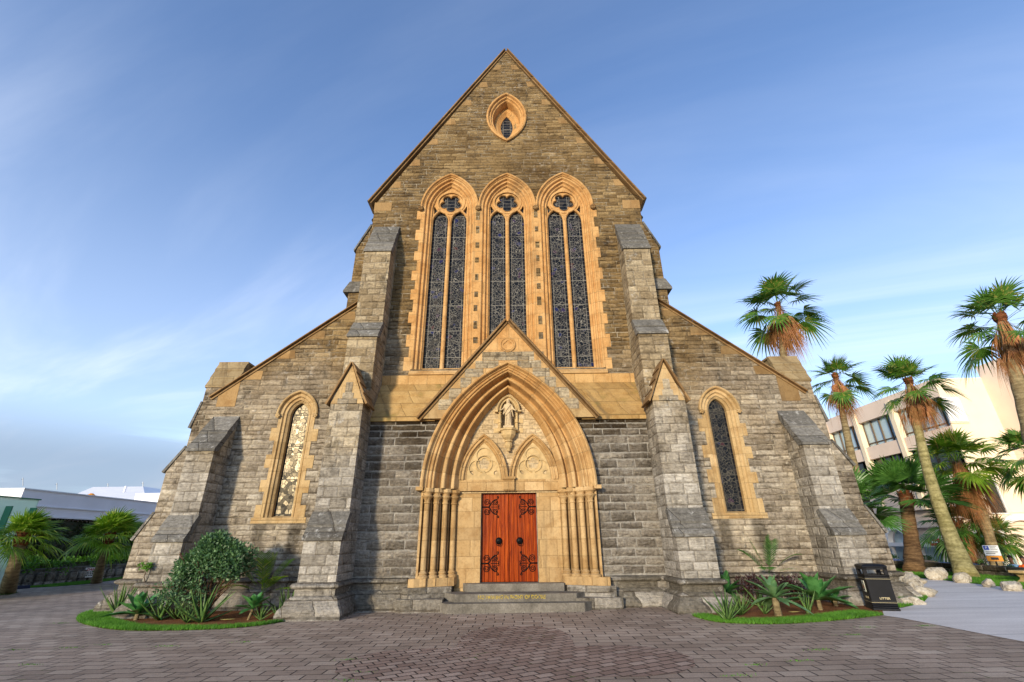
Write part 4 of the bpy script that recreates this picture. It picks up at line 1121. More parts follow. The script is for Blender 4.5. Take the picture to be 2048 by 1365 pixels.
# doors
DY = TY + .17
for s in (-1, 1):
    d = empty('door_leaf'); d.parent = church
    mb = MB(); n = 7
    for k in range(n):
        a, b_ = .012 + .803 * k / n + .003, .012 + .803 * (k + 1) / n - .003
        mb.box(min(s * a, s * b_), max(s * a, s * b_), DY - (.012 if k == 0 else 0), DY + .05, .555, 2.945)
    mb.box(min(0, s * .82), max(0, s * .82), DY + .03, DY + .06, .55, 2.95)
    bevel(mb.build('planks', M['wood'], d), .006, 2)
    mb = MB()
    mb.lathe([(.0, .0), (.085, 0), (.095, .02), (.09, .05), (.06, .075), (.0, .085)], (0, 0, 0), 20)
    mb.v = [(s * .30 + v[0], DY - v[2], 1.60 + v[1]) for v in mb.v]
    mb.tube([(s * .30 + .062 * math.cos(a), DY - .085, 1.535 + .062 * math.sin(a)) for a in [2 * PI * i / 18 for i in range(19)]], .011, 6)
    mb.build('knocker', M['iron'], d, auto=50)
    for zc in (2.52, 1.02):
        mb = MB(); yy = DY - .012
        P = lambda u, v: (s * (.79 - u), yy, zc + v)
        mb.tube([P(0, 0), P(.20, 0)], .020, 6); mb.tube([P(.27, 0), P(.50, 0)], [.012, .009], 6)
        for sv in (-1, 1):
            def spiral(cu, cv, r0, turns, a0, dr, w=.0105):
                pts = []
                for i in range(34):
                    t = i / 33; a = a0 + dr * turns * 2 * PI * t; r_ = r0 * (1 - .86 * t)
                    pts.append(P(cu + r_ * math.cos(a), sv * (cv + r_ * math.sin(a))))
                mb.tube(pts, [w * (1.1 - .35 * i / 33) for i in range(34)], 5)
                return pts[0]
            # great stem sweeping outwards with four scrolls
            mb.tube([P(.19, 0), P(.235, sv * .05), P(.26, sv * .10), P(.31, sv * .165), P(.38, sv * .205), P(.44, sv * .215), P(.47, sv * .245), P(.475, sv * .275)], [.017, .016, .014, .013, .012, .011, .010, .009], 6)
            spiral(.135, .13, .095, 1.9, -.55, 1)
            spiral(.375, .125, .085, 1.9, 1.75, -1)
            spiral(.455, .275, .032, 1.2, -.2, 1, .008)
            spiral(.47, .045, .032, 1.1, -1.5, 1, .007)
            mb.lathe([(0, -.012), (.018, 0), (0, .012)], P(.315, sv * .045), 8); mb.lathe([(0, -.012), (.014, 0), (0, .012)], P(.30, sv * .075), 8)
        mb.build('strap_hinge', M['iron'], d, True)
mb = MB(); mb.box(-.83, .83, DY + .06, DY + .3, .5, 3.0)
mb.build('doorway', M['dark'], church)
for s in (-1, 1):
    mb = MB(); mb.box(min(s * .80, s * .835), max(s * .80, s * .835), DY - .03, DY + .06, .545, 2.948); mb.build('door_frame', M['grave'], church)

# steps: a thing of their own
st = empty('entrance_steps', (0, 12.9, 0), 0, 'three low grey concrete steps with yellow painted lettering below the red door', 'steps')
def stp(front, hw, hw2, back, z0, z1):
    mb = MB()
    c = .03
    mb.prism_z([(c - hw, front), (c + hw, front), (c + hw2, front + .62), (c + hw2, back), (c - hw2, back), (c - hw2, front + .62)], z0, z1)
    o = mb.build('step', M['step'], st); o.location = (0, -12.9, 0); bevel(o, .018, 2); return o
stp(12.92, 1.70, 2.16, 14.0, -.3, .18)
stp(13.22, 1.55, 1.98, 14.0, .181, .36)
stp(13.80, 1.30, 1.56, 14.45, .361, .545)
text('lettering', 'NO PARKING IN FRONT OF DOORS', .118, M['yellow'], st, Matrix.Translation((-.075, 13.22 - 12.9 - .002, .285)) @ Matrix.Rotation(PI / 2, 4, 'X'), .001, .90, .004)
# ------------------------------------------------------------------ ground
def tsheet(name, loop, dz, mat, kind='structure', n=None):
    """flat sheet over a plan outline, following the tilt of the forecourt"""
    mb = MB()
    for t in tessellate_polygon([[Vector((p[0], p[1], 0)) for p in loop]]):
        q = [loop[i] for i in t]
        if (q[1][0] - q[0][0]) * (q[2][1] - q[0][1]) - (q[1][1] - q[0][1]) * (q[2][0] - q[0][0]) < 0: q = q[::-1]
        mb.add([(x, y, gz(x) + dz) for x, y in q], [(0, 1, 2)])
    return tag(mb.build(name, mat), kind=kind)
STREET_X, STREET_Z = 19.75, -1.1
mb = MB()
xs = [-900, -30, -10, 0, 10, STREET_X]
for a, b in zip(xs, xs[1:]):
    mb.add([(a, -300, gz(a)), (b, -300, gz(b)), (b, 1200, gz(b)), (a, 1200, gz(a))], [(0, 1, 2, 3)])
tag(mb.build('forecourt_paving', M['paver']), kind='structure')
mb = MB(); mb.add([(STREET_X, -300, STREET_Z), (1500, -300, STREET_Z), (1500, 1200, STREET_Z), (STREET_X, 1200, STREET_Z), (STREET_X, -300, .2), (STREET_X, 1200, .2)], [(0, 1, 2, 3), (0, 3, 5, 4)])
tag(mb.build('street', M['asphalt']), kind='structure')

# cross of small reddish setts in front of the steps
def rnd_loop(cx, cy, ax, ay, n=20, p=3.0, a0=0, a1=2 * PI):
    out = []
    for i in range(n):
        a = a0 + (a1 - a0) * i / n
        c, s = math.cos(a), math.sin(a)
        out.append((cx + ax * math.copysign(abs(c) ** (2 / p), c), cy + ay * math.copysign(abs(s) ** (2 / p), s)))
    return out
def cross_loop(cx, cy, arm_x, arm_y, wx, wy, r=.35):
    """plan of a cross with rounded arm ends"""
    q = []
    for sx, sy, horiz in ((1, 1, 1),):
        pass
    def arc(x, y, a0, a1, rr):
        return [(x + rr * math.cos(a0 + (a1 - a0) * i / 6), y + rr * math.sin(a0 + (a1 - a0) * i / 6)) for i in range(7)]
    q += arc(cx + arm_x - wy, cy, -PI / 2, PI / 2, wy)          # right end
    q += [(cx + wx, cy + wy)]
    q += arc(cx, cy + arm_y - wx, 0, PI, wx)
    q += [(cx - wx, cy + wy)]
    q += arc(cx - arm_x + wy, cy, PI / 2, 1.5 * PI, wy)
    q += [(cx - wx, cy - wy)]
    q += arc(cx, cy - arm_y + wx, PI, 2 * PI, wx)
    q += [(cx + wx, cy - wy)]
    return q
tsheet('sett_cross', cross_loop(0.0, 8.05, 2.62, 3.0, 1.0, .95), .004, M['cobble'])

# concrete path at the right, swinging round the corner of the church
pl = [gnd(x, y).xy for x, y in ((1778, 1234), (1790, 1238), (1900, 1257), (2048, 1288))]
path = [(8.0, 11.75), (8.15, 11.2), (8.2, 9.0), (8.4, 4.0), (8.6, -30), (15.2, -30), (15.5, 14.0), (15.9, 17.5), (16.2, 20.0), (15.4, 22.5), (13.8, 26.0), (13.2, 60.0), (11.4, 60.0), (11.6, 24.0)]
isl = [gnd(x, y).xy for x, y in ((1806, 1168), (1835, 1172), (1852, 1180), (1859, 1192), (1850, 1203), (1825, 1212), (1798, 1217))]
path += [(11.75, 18.0)] + [(p.x, p.y) for p in isl[1:]] + [(8.6, 12.3)]
tsheet('concrete_path', path, .004, M['path'])
lawn = [(15.52, -30), (15.52, 14.0), (15.92, 17.5), (16.22, 20.0), (15.42, 22.5), (13.82, 26.0), (13.22, 60), (19.4, 60), (19.4, -30)]
LAWN_R = lawn
tsheet('lawn', lawn, .012, M['turf'])
island = [(9.1, 14.3), (9.4, 12.9)] + [(p.x, p.y) for p in reversed(isl)][0:6] + [(11.7, 18.0), (11.6, 24), (10.2, 24), (10.2, 14.0)]
island = [(9.0, 13.2), (9.3, 12.6)] + [(p.x, p.y) for p in reversed(isl[1:])] + [(11.75, 18.0), (11.6, 26), (10.3, 26), (10.3, 14.3), (9.0, 14.3)]
tsheet('lawn_island', island, .010, M['turf'])
LAWN_L = [(-21.1, 22.0), (-20.6, 23.6), (-20.9, 27.2), (-21.3, 40), (-21.75, 40), (-21.75, 22.0)]
LAWN_L = [(gnd(45, 1177).x, gnd(45, 1177).y), (gnd(110, 1174).x, gnd(110, 1174).y), (gnd(170, 1169).x, gnd(170, 1169).y), (gnd(215, 1163).x, gnd(215, 1163).y), (gnd(255, 1155).x, gnd(255, 1155).y), (-20.6, 34), (-23.2, 36), (-22.6, 20.5)]
tsheet('lawn_verge', LAWN_L, .012, M['turf'])
tsheet('lawn_patch', [(gnd(x, y).x, gnd(x, y).y) for x, y in ((-60, 1192), (-60, 1180), (0, 1183), (38, 1185), (20, 1190))], .012, M['turf'])

# planting beds
def spline(pts, n=6, closed=False):
    out = []; m = len(pts)
    for i in range(m if closed else m - 1):
        p0, p1, p2, p3 = (pts[(i + k) % m] if closed else pts[max(0, min(m - 1, i + k))] for k in (-1, 0, 1, 2))
        for j in range(n):
            t = j / n
            out.append(tuple(.5 * ((2 * b) + (-a + c) * t + (2 * a - 5 * b + 4 * c - d) * t * t + (-a + 3 * b - 3 * c + d) * t ** 3) for a, b, c, d in zip(p0, p1, p2, p3)))
    if not closed: out.append(tuple(pts[-1]))
    return out
bedL_px = [(575, 1243), (520, 1252), (440, 1259), (340, 1262), (250, 1262), (185, 1254), (153, 1242), (165, 1229), (205, 1219), (235, 1216)]
bedR_px = [(1385, 1233), (1420, 1243), (1470, 1248), (1560, 1249), (1650, 1244), (1720, 1237), (1768, 1231)]
bedL = spline([tuple(gnd(*p).xy) for p in bedL_px], 5); bedR = spline([tuple(gnd(*p).xy) for p in bedR_px], 5)
bedL_poly = bedL + [(-11.9, 14.7), (-9.6, 14.6), (-5.0, 14.6), (-5.0, 12.2)]
bedR_poly = bedR + [(8.62, 12.35), (8.9, 13.0), (9.3, 14.3), (9.3, 14.6), (4.9, 14.6), (4.9, 12.5)]
tsheet('bed_soil', bedL_poly, .012, M['soil']); tsheet('bed_soil', bedR_poly, .012, M['soil'])
def inset(line, d):
    P = [Vector(p) for p in line]; o = []
    for i, p in enumerate(P):
        t = (P[min(i + 1, len(P) - 1)] - P[max(i - 1, 0)]).normalized()
        o.append(tuple(p + Vector((-t.y, t.x)) * d))
    return o
def blades(name, sampler, n, h=(.03, .07), w=.006, seed=1, mat='grass', base=.012):
    rn = random.Random(seed); mb = MB()
    for _ in range(n):
        x, y = sampler(rn); z = gz(x) + base - .008
        a = rn.uniform(0, 2 * PI); hh = rn.uniform(*h); ww = w * rn.uniform(.7, 1.3)
        dx, dy = math.cos(a) * ww, math.sin(a) * ww; lx, ly = rn.gauss(0, .35) * hh, rn.gauss(0, .35) * hh
        mb.v += [(x - dx, y - dy, z), (x + dx, y + dy, z), (x + lx, y + ly, z + hh)]
        k = len(mb.v); mb.f.append((k - 3, k - 2, k - 1)); mb.mi.append(0)
    return tag(mb.build(name, M[mat]), kind='stuff')
def band_sampler(a, b):
    seg = [0]
    for i in range(len(a) - 1): seg.append(seg[-1] + (Vector(a[i + 1]) - Vector(a[i])).length * ((Vector(a[i]) - Vector(b[i])).length + .05))
    def f(rn):
        t = rn.random() * seg[-1]
        i = 0
        while seg[i + 1] < t: i += 1
        u = (t - seg[i]) / max(1e-6, seg[i + 1] - seg[i]); v = rn.random()
        p = Vector(a[i]).lerp(Vector(a[i + 1]), u); q = Vector(b[i]).lerp(Vector(b[i + 1]), u)
        r = p.lerp(q, v); return r.x, r.y
    return f
def width_inset(line, w):
    n = len(line); base = inset(line, 1.0); out = []
    for i in range(n):
        k = w(i / (n - 1)); p = Vector(line[i]); q = Vector(base[i])
        out.append(tuple(p + (q - p) * k))
    return out
inL = width_inset(bedL, lambda t: -(.22 + .42 * min(1, t * 1.6) ** 1.2) if t < .8 else -.62)
inR = width_inset(bedR, lambda t: .34 + .30 * t)
# choose the side that lies inside the bed
def inside(p, poly):
    c = False; j = len(poly) - 1
    for i in range(len(poly)):
        if (poly[i][1] > p[1]) != (poly[j][1] > p[1]) and p[0] < (poly[j][0] - poly[i][0]) * (p[1] - poly[i][1]) / (poly[j][1] - poly[i][1]) + poly[i][0]: c = not c
        j = i
    return c
if not inside(inL[20], bedL_poly): inL = [tuple(Vector(a) * 2 - Vector(b)) for a, b in zip(bedL, inL)]
if not inside(inR[12], bedR_poly): inR = [tuple(Vector(a) * 2 - Vector(b)) for a, b in zip(bedR, inR)]
tsheet('bed_turf', bedL + inL[::-1], .018, M['turf']); tsheet('bed_turf', bedR + inR[::-1], .018, M['turf'])
blades('grass', band_sampler(bedL, inL), 26000, (.03, .085), .006, 3)
blades('grass', band_sampler(bedR, inR), 20000, (.03, .085), .006, 4)
def poly_sampler(poly, box):
    def f(rn):
        while True:
            p = (rn.uniform(box[0], box[1]), rn.uniform(box[2], box[3]))
            if inside(p, poly): return p
    return f
blades('grass', poly_sampler(LAWN_R, (15.4, 19.4, 14.5, 27.5)), 42000, (.03, .09), .010, 5)
blades('grass', poly_sampler(island, (9, 12, 11.5, 20)), 22000, (.03, .09), .007, 6)
blades('grass', poly_sampler(LAWN_L, (-23.2, -17, 20, 32)), 26000, (.03, .08), .012, 7)
# weeds in the paving joints
rn_w = random.Random(12)
tufts = [(gnd(x, y).x, gnd(x, y).y) for x, y in ((140, 1296), (205, 1290), (120, 1247), (330, 1293), (60, 1330), (700, 1320), (735, 1345), (1510, 1330), (1600, 1322), (1700, 1270), (1730, 1255), (1850, 1252), (1640, 1300), (480, 1285), (30, 1300), (1470, 1352), (690, 1362))]
blades('joint_weeds', lambda rn: (lambda t: (t[0] + rn.gauss(0, .11), t[1] + rn.gauss(0, .025)))(rn.choice(tufts)), 900, (.008, .022), .006, 8, 'grass', .006)
# ------------------------------------------------------------------ plants
def bez(p0, p1, p2, n):
    p0, p1, p2 = Vector(p0), Vector(p1), Vector(p2)
    return [p0 * (1 - t) ** 2 + p1 * 2 * t * (1 - t) + p2 * t * t for t in [i / n for i in range(n + 1)]]
def fan_leaf(mb, root, d, stalk, Rf, nseg, droop, rn, wind=(0, 0, 0), split=.5, spread=2.0, stem=.012, mi=0, mi_stem=0):
    """one palmate leaf: stalk, then a fan of folded segments whose tips hang"""
    root = Vector(root); d = Vector(d).normalized(); w = Vector(wind)
    tip = root + d * stalk + Vector((0, 0, -droop * stalk * .35)) + w * stalk * .15
    st_ = bez(root, root + d * stalk * .6 + Vector((0, 0, .04 * stalk)), tip, 4)
    side = d.cross(Vector((0, 0, 1)))
    if side.length < .05: side = Vector((1, 0, 0))
    side.normalize()
    for i in range(len(st_) - 1):
        a, b = st_[i], st_[i + 1]
        mb.add([a - side * stem, a + side * stem, b + side * stem * .8, b - side * stem * .8], [(0, 1, 2, 3)], mi_stem)
    ax = (st_[-1] - st_[-2]).normalized()
    side = ax.cross(Vector((0, 0, 1)));
    if side.length < .05: side = Vector((1, 0, 0))
    side.normalize(); nrm = side.cross(ax).normalized()
    roll = rn.uniform(-.5, .5); side, nrm = side * math.cos(roll) + nrm * math.sin(roll), nrm * math.cos(roll) - side * math.sin(roll)
    dth = 2 * spread / nseg
    for k in range(nseg):
        th = -spread + dth * (k + .5)
        dirv = (ax * math.cos(th) + side * math.sin(th) + nrm * (.20 * abs(math.sin(th)))).normalized()
        ln = Rf * (.72 + .28 * math.cos(th * .7)) * rn.uniform(.88, 1.08)
        lat = (-ax * math.sin(th) + side * math.cos(th)).normalized()
        prev = None; dr = droop * rn.uniform(.7, 1.4)
        stn = (0.03, .30, split, .72, .90, 1.0)
        for q, t in enumerate(stn):
            sag = Vector((0, 0, -1)) * (dr * ln * t ** 2.6) + w * (ln * .45 * t ** 2)
            p = tip + dirv * (ln * t * (1 - .10 * t * dr)) + sag
            hw = ln * t * dth * .52 if t <= split else ln * split * dth * .52 * max(.05, 1 - ((t - split) / (1 - split)) ** 1.1)
            cur = (p - lat * hw, p + nrm * (hw * .45), p + lat * hw)
            if prev is not None:
                mb.add(list(prev) + list(cur), [(0, 1, 4, 3), (1, 2, 5, 4)], mi)
            prev = cur
def palm_tree(name, pts, rads, crown, n=30, Rf=1.0, stalk=1.0, seed=1, green='fan', trunk='trunk', skirt=18, skirt_len=1.3, elev=(-35, 80), droop=.35, wind=(0, 0, 0), label='', group=None, nseg=22, boots=False, skirt_top=0.0, split=.55):
    rn = random.Random(seed)
    base = Vector(pts[0])
    root = empty(name, base, 0, label, 'palm tree', group)
    rel = [Vector(p) - base for p in pts]; top = Vector(crown) - base
    mb = MB(); P = spline([tuple(p) for p in rel + [top]], 6)
    nn = len(P); rr = []
    for i in range(nn):
        t = i / (nn - 1) * (len(rads) - 1); k = min(int(t), len(rads) - 2); rr.append((rads[k] + (rads[k + 1] - rads[k]) * (t - k)) * (1 + .05 * math.sin(i * 2.3)))
    mb.tube(P, rr, 14); mb.build('trunk', M[trunk], root, True)
    if boots:
        mb = MB()
        for k in range(90):
            a = k * 2.4; z = rn.uniform(-boots, .05)
            c = top + Vector((0, 0, z)); o = Vector((math.cos(a), math.sin(a), 0)); t_ = Vector((-o.y, o.x, 0)); r_ = rads[-1] * 1.0
            w_ = .07; up_ = Vector((0, 0, rn.uniform(.16, .3)))
            mb.add([c + o * r_ * .8 - t_ * w_, c + o * r_ * .8 + t_ * w_, c + o * (r_ + .09) + up_ + t_ * w_ * .5, c + o * (r_ + .09) + up_ - t_ * w_ * .5], [(0, 1, 2, 3)])
        mb.build('leaf_bases', M['boots'], root)
    mb = MB()
    for k in range(n):
        f = (k + .5) / n
        az = k * 2.39996 + rn.uniform(-.25, .25)
        el = R(elev[1] + (elev[0] - elev[1]) * f ** 1.15 + rn.uniform(-8, 8))
        d = Vector((math.cos(az) * math.cos(el), math.sin(az) * math.cos(el), math.sin(el)))
        fan_leaf(mb, top + Vector((0, 0, -.25 * f)), d, stalk * rn.uniform(.75, 1.1) * (.7 + .5 * f), Rf * rn.uniform(.85, 1.08), nseg, droop * (.5 + 1.0 * f), rn, wind, split, rn.uniform(1.6, 2.2), .018)
    mb.build('crown', M[green], root)
    if skirt:
        mb = MB()
        for k in range(skirt):
            az = k * 2.39996; el = R(rn.uniform(-84, -52)); f = k / skirt
            d = Vector((math.cos(az) * math.cos(el), math.sin(az) * math.cos(el), math.sin(el)))
            fan_leaf(mb, top + Vector((0, 0, .06 - (skirt_top + .5) * f)) + Vector((d.x, d.y, 0)).normalized() * (rads[-1] * 1.05), d, skirt_len * rn.uniform(.12, .6), Rf * rn.uniform(.45, 1.0), 11, rn.uniform(.5, 1.1), rn, wind, .35, rn.uniform(.3, .8), .02)
        mb.build('dead_skirt', M['dead'], root)
    return root
G_PALM = 'tall fan palms beside the church'
# tall palms on the right
palm_tree('palm_tree', [gnd(1935, 1156), at(1896, 1060, 21.3), at(1858, 950, 21.3), at(1832, 840, 21.3)], [.40, .27, .21, .16, .11], at(1818, 765, 21.3), 23, 1.02, 1.0, 21, 'fan', 'trunk_green', 60, 1.7, (-38, 86), .24, (.10, .02, 0), 'tall palm with a thick yellow-green trunk rising from the lawn beside pale boulders', G_PALM, 22, .2, 0, .44)
palm_tree('palm_tree', [Vector((20.45, 28, .1)), at(1712, 945, 28), at(1692, 860, 28), at(1680, 800, 28)], [.30, .22, .19, .15, .11], at(1671, 755, 28), 21, 1.12, 1.1, 33, 'fan', 'trunk', 54, 1.8, (-40, 86), .26, (.10, .02, 0), 'slender palm whose trunk crosses the windows of the pink building next to the church', G_PALM, 22, .2, 0, .44)
palm_tree('palm_tree', [Vector((18.3, 29, .1)), Vector((18.3, 29, 8)), at(1567, 714, 29), at(1563, 660, 29)], [.36, .26, .21, .17, .12], at(1556, 612, 29), 23, 1.7, 1.7, 47, 'fan', 'trunk', 58, 2.6, (-42, 86), .26, (.08, .02, 0), 'tallest-looking palm standing behind the church above the right aisle roof', G_PALM, 22, .2, 0, .44)
b5 = at(2100, 1010, 15.5)
palm_tree('palm_tree', [Vector((b5.x, 15.5, .1)), at(2085, 940, 15.5), at(2050, 815, 15.5), at(2022, 715, 15.5)], [.34, .27, .22, .18, .12], at(2002, 640, 15.5), 23, 1.0, 1.15, 55, 'fan', 'trunk', 64, 2.0, (-40, 86), .28, (.12, .02, 0), 'palm at the right edge with a long rust-coloured skirt of dead fronds', G_PALM, 22, .2, 0, .44)
# shorter ones
palm_tree('palm_tree', [gnd(1830, 1146), at(1824, 1090, 24.3), at(1817, 1040, 24.3)], [.44, .32, .29, .27], at(1811, 990, 24.3), 32, 1.25, 1.3, 61, 'fan_dark', 'trunk_brown', 0, 1, (-12, 82), .10, (.02, 0, 0), 'stout short palm with a thick scaly brown trunk and a dense dark green head', 'short palms on the lawn', 26, .55, 0, .62)
palm_tree('palm_tree', [Vector((16.9, 23.5, .1)), Vector((16.9, 23.5, 1.6))], [.34, .30, .28], at(1700, 1015, 23.5), 26, 1.2, 1.2, 67, 'fan_dark', 'trunk_brown', 0, 1, (-25, 80), .12, (0, 0, 0), 'low dark green palm half hidden behind the right corner buttress', 'short palms on the lawn', 26, .4, 0, .62)
palm_tree('palm_tree', [at(1998, 1150, 24), at(1975, 1060, 24), at(1955, 1000, 24)], [.26, .20, .18, .16], at(1912, 922, 24), 30, 1.15, 1.3, 71, 'fan_yellow', 'trunk', 70, 2.0, (-14, 82), .30, (.16, .02, 0), 'leaning palm behind the garden wall with a broad mass of orange dead fronds', 'palms beyond the garden wall', 24, 0, .25)
palm_tree('palm_tree', [at(1948, 1150, 26), at(1930, 1095, 26)], [.34, .30, .27], at(1912, 1045, 26), 28, 1.15, 1.0, 73, 'fan_dark', 'trunk_brown', 8, .8, (-38, 60), .3, (.05, 0, 0), 'short shaggy-trunked palm behind the thick pale trunk', 'palms beyond the garden wall', 24, .9)
palm_tree('palm_tree', [at(2003, 1122, 29.3), at(1998, 1098, 29.3)], [.20, .16, .14], at(1990, 1068, 29.3), 22, .95, .7, 79, 'fan', 'trunk_brown', 4, .5, (-25, 75), .3, (.05, 0, 0), 'small palm in front of the big white arch', 'palms beyond the garden wall', 20, .3)
palm_tree('palm_tree', [at(2095, 1130, 20.5), at(2080, 1000, 20.5)], [.26, .2, .17], at(2058, 905, 20.5), 26, .9, .95, 83, 'fan', 'trunk', 16, 1.2, (-45, 80), .36, (.1, .02, 0), 'palm mostly out of frame whose frond tips hang before the cream wall', 'palms beyond the garden wall')
# left pair, combed by the wind
palm_tree('palm_tree', [gnd(14, 1186), at(26, 1140, 18.9), at(36, 1105, 18.9)], [.28, .20, .18, .17], at(46, 1075, 18.9), 36, .82, .72, 91, 'fan_yellow', 'trunk', 0, .4, (-8, 82), .34, (.34, .05, .02), 'wind-combed palm at the left edge with a red-brown collar and a grey ringed trunk', 'wind-blown palms by the left wall', 28, .42, .12, .5)
palm_tree('palm_tree', [gnd(192, 1166), at(203, 1125, 23.6), at(213, 1098, 23.6)], [.24, .16, .145, .14], at(219, 1075, 23.6), 36, 1.02, .85, 97, 'fan_yellow', 'trunk', 0, .4, (-8, 82), .34, (.26, .05, .02), 'wind-combed palm in front of the danger sign near the left corner of the church', 'wind-blown palms by the left wall', 28, .42, .12, .5)

# rosette plants
def rosette(name, loc, n, ln, wd, kind, seed, label, group, el=(10, 80), mat='agave', stem=0.0, stem_r=.05, lean=(0, 0)):
    rn = random.Random(seed)
    loc = Vector(loc)
    root = empty(name, loc, 0, label, 'plant', group)
    c0 = Vector((lean[0], lean[1], stem))
    if stem > .04:
        mb = MB(); mb.tube([Vector((0, 0, -.03)), c0 * .5 + Vector((0, 0, .0)), c0], [stem_r * 1.15, stem_r, stem_r * .9], 9); mb.build('stem', M['trunk'], root, True)
    mb = MB()
    for k in range(n):
        f = (k + .5) / n
        az = k * 2.39996 + rn.uniform(-.2, .2); e = R(el[1] + (el[0] - el[1]) * f + rn.uniform(-7, 7))
        d = Vector((math.cos(az) * math.cos(e), math.sin(az) * math.cos(e), math.sin(e)))
        side = Vector((-math.sin(az), math.cos(az), 0)); nrm = side.cross(d)
        if nrm.z < 0: nrm = -nrm
        L_ = ln * 1.22 * rn.uniform(.72, 1.08) * (.75 + .25 * f); W_ = wd * 1.15 * rn.uniform(.85, 1.1)
        ph = rn.uniform(0, 6); prev = None
        st_ = ((0, .40), (.15, .52), (.35, .86), (.55, 1.0), (.75, .80), (.9, .40), (1.0, .02)) if kind == 'agave' else ((0, 1.0), (.25, .92), (.5, .70), (.75, .42), (.9, .2), (1.0, .03))
        for t, wf in st_:
            bend = (.18 * t * t if kind == 'agave' else -.10 * t * t) * L_
            p = c0 + d * L_ * t - Vector((0, 0, 1)) * bend + nrm * 0 + side * (.02 * L_ * math.sin(ph + 4 * t))
            h_ = W_ * wf * .5
            vee = (.30 + .15 * (1 - t)) * h_
            cur = [p - side * h_ + nrm * vee, p - nrm * h_ * .12, p + side * h_ + nrm * vee]
            if kind == 'aloe': cur.append(p - nrm * h_ * .75)
            if prev is not None:
                m_ = len(cur)
                if kind == 'aloe': mb.add(prev + cur, [(0, 1, 5, 4), (1, 2, 6, 5), (2, 3, 7, 6), (3, 0, 4, 7)])
                else: mb.add(prev + cur, [(0, 1, 4, 3), (1, 2, 5, 4)])
            prev = cur
    mb.build('leaves', M[mat], root, True)
    return root
GL, GR = 'planting in the left bed', 'planting in the right bed'
def soilpt(x, y): return gnd(x, y, .015)
rosette('agave', soilpt(272, 1240), 15, .66, .20, 'agave', 1, 'broad-leaved green agave at the foot of the left corner buttress', GL, (-6, 78), 'agave', .12)
rosette('agave', soilpt(496, 1240), 16, .52, .15, 'agave', 2, 'dark green agave on leaning bare stems beside the seedling palm', GL, (5, 80), 'agave', .22, .03, (.07, 0))
rosette('aloe', soilpt(233, 1232), 20, .72, .07, 'aloe', 3, 'upright clump of spiky aloe at the left tip of the bed', GL, (35, 85), 'aloe')
rosette('aloe', soilpt(318, 1240), 11, .72, .08, 'aloe', 4, 'sprawling aloe with few long leaves between agave and shrub', GL, (8, 75), 'aloe')
rosette('aloe', soilpt(352, 1238), 12, .50, .06, 'aloe', 5, 'small dark aloe under the silvery shrub', GL, (15, 75), 'aloe')
rosette('aloe', soilpt(374, 1246), 30, .42, .035, 'aloe', 6, 'dense tuft of short thin aloe leaves near the turf edge', GL, (20, 85), 'aloe')
rosette('aloe', soilpt(402, 1245), 17, .80, .085, 'aloe', 7, 'largest aloe with long bright leaves in front of the silvery shrub', GL, (18, 84), 'aloe')
rosette('aloe', soilpt(521, 1240), 14, .34, .045, 'aloe', 8, 'little dull aloe below the seedling palm', GL, (25, 80), 'aloe')
rosette('aloe', soilpt(574, 1230), 15, .70, .065, 'aloe', 9, 'spiky aloe leaning against the left inner buttress base', GL, (25, 85), 'aloe')
rosette('aloe', soilpt(557, 1238), 12, .42, .05, 'aloe', 10, 'short aloe just left of the left inner buttress base', GL, (25, 80), 'aloe')
rosette('agave', soilpt(1456, 1205), 16, .72, .17, 'agave', 11, 'bright green agave tucked behind the right inner buttress base', GR, (10, 78), 'agave', .2)
rosette('agave', soilpt(1557, 1231), 20, .66, .16, 'agave', 12, 'pale agave on a short thick bare trunk in the middle of the right bed', GR, (-12, 80), 'agave_pale', .34, .075)
rosette('agave', soilpt(1641, 1220), 20, .84, .21, 'agave', 13, 'largest blue-green agave near the litter bin', GR, (0, 78), 'agave', .2)
rosette('agave', soilpt(1672, 1212), 12, .52, .15, 'agave', 14, 'low agave between the big agave and the corner buttress', GR, (-5, 60), 'agave', .12)
rosette('aloe', soilpt(1455, 1243), 17, .56, .075, 'aloe', 15, 'pale spiky aloe at the corner of the right inner buttress base', GR, (22, 85), 'aloe')
rosette('aloe', soilpt(1482, 1230), 34, .46, .045, 'aloe', 16, 'round bushy aloe clump behind the pale one', GR, (15, 85), 'aloe')
rosette('aloe', soilpt(1617, 1227), 9, .44, .07, 'aloe', 17, 'young upright aloe in front of the largest agave', GR, (45, 84), 'aloe')
rosette('aloe', soilpt(1530, 1228), 9, .26, .05, 'aloe', 18, 'tiny seedling in the mulch left of the bare-trunked agave', GR, (20, 75), 'aloe')
rosette('aloe', soilpt(1520, 1212), 12, .56, .06, 'aloe', 19, 'dark narrow-leaved plant at the back of the right bed', GR, (10, 65), 'aloe')
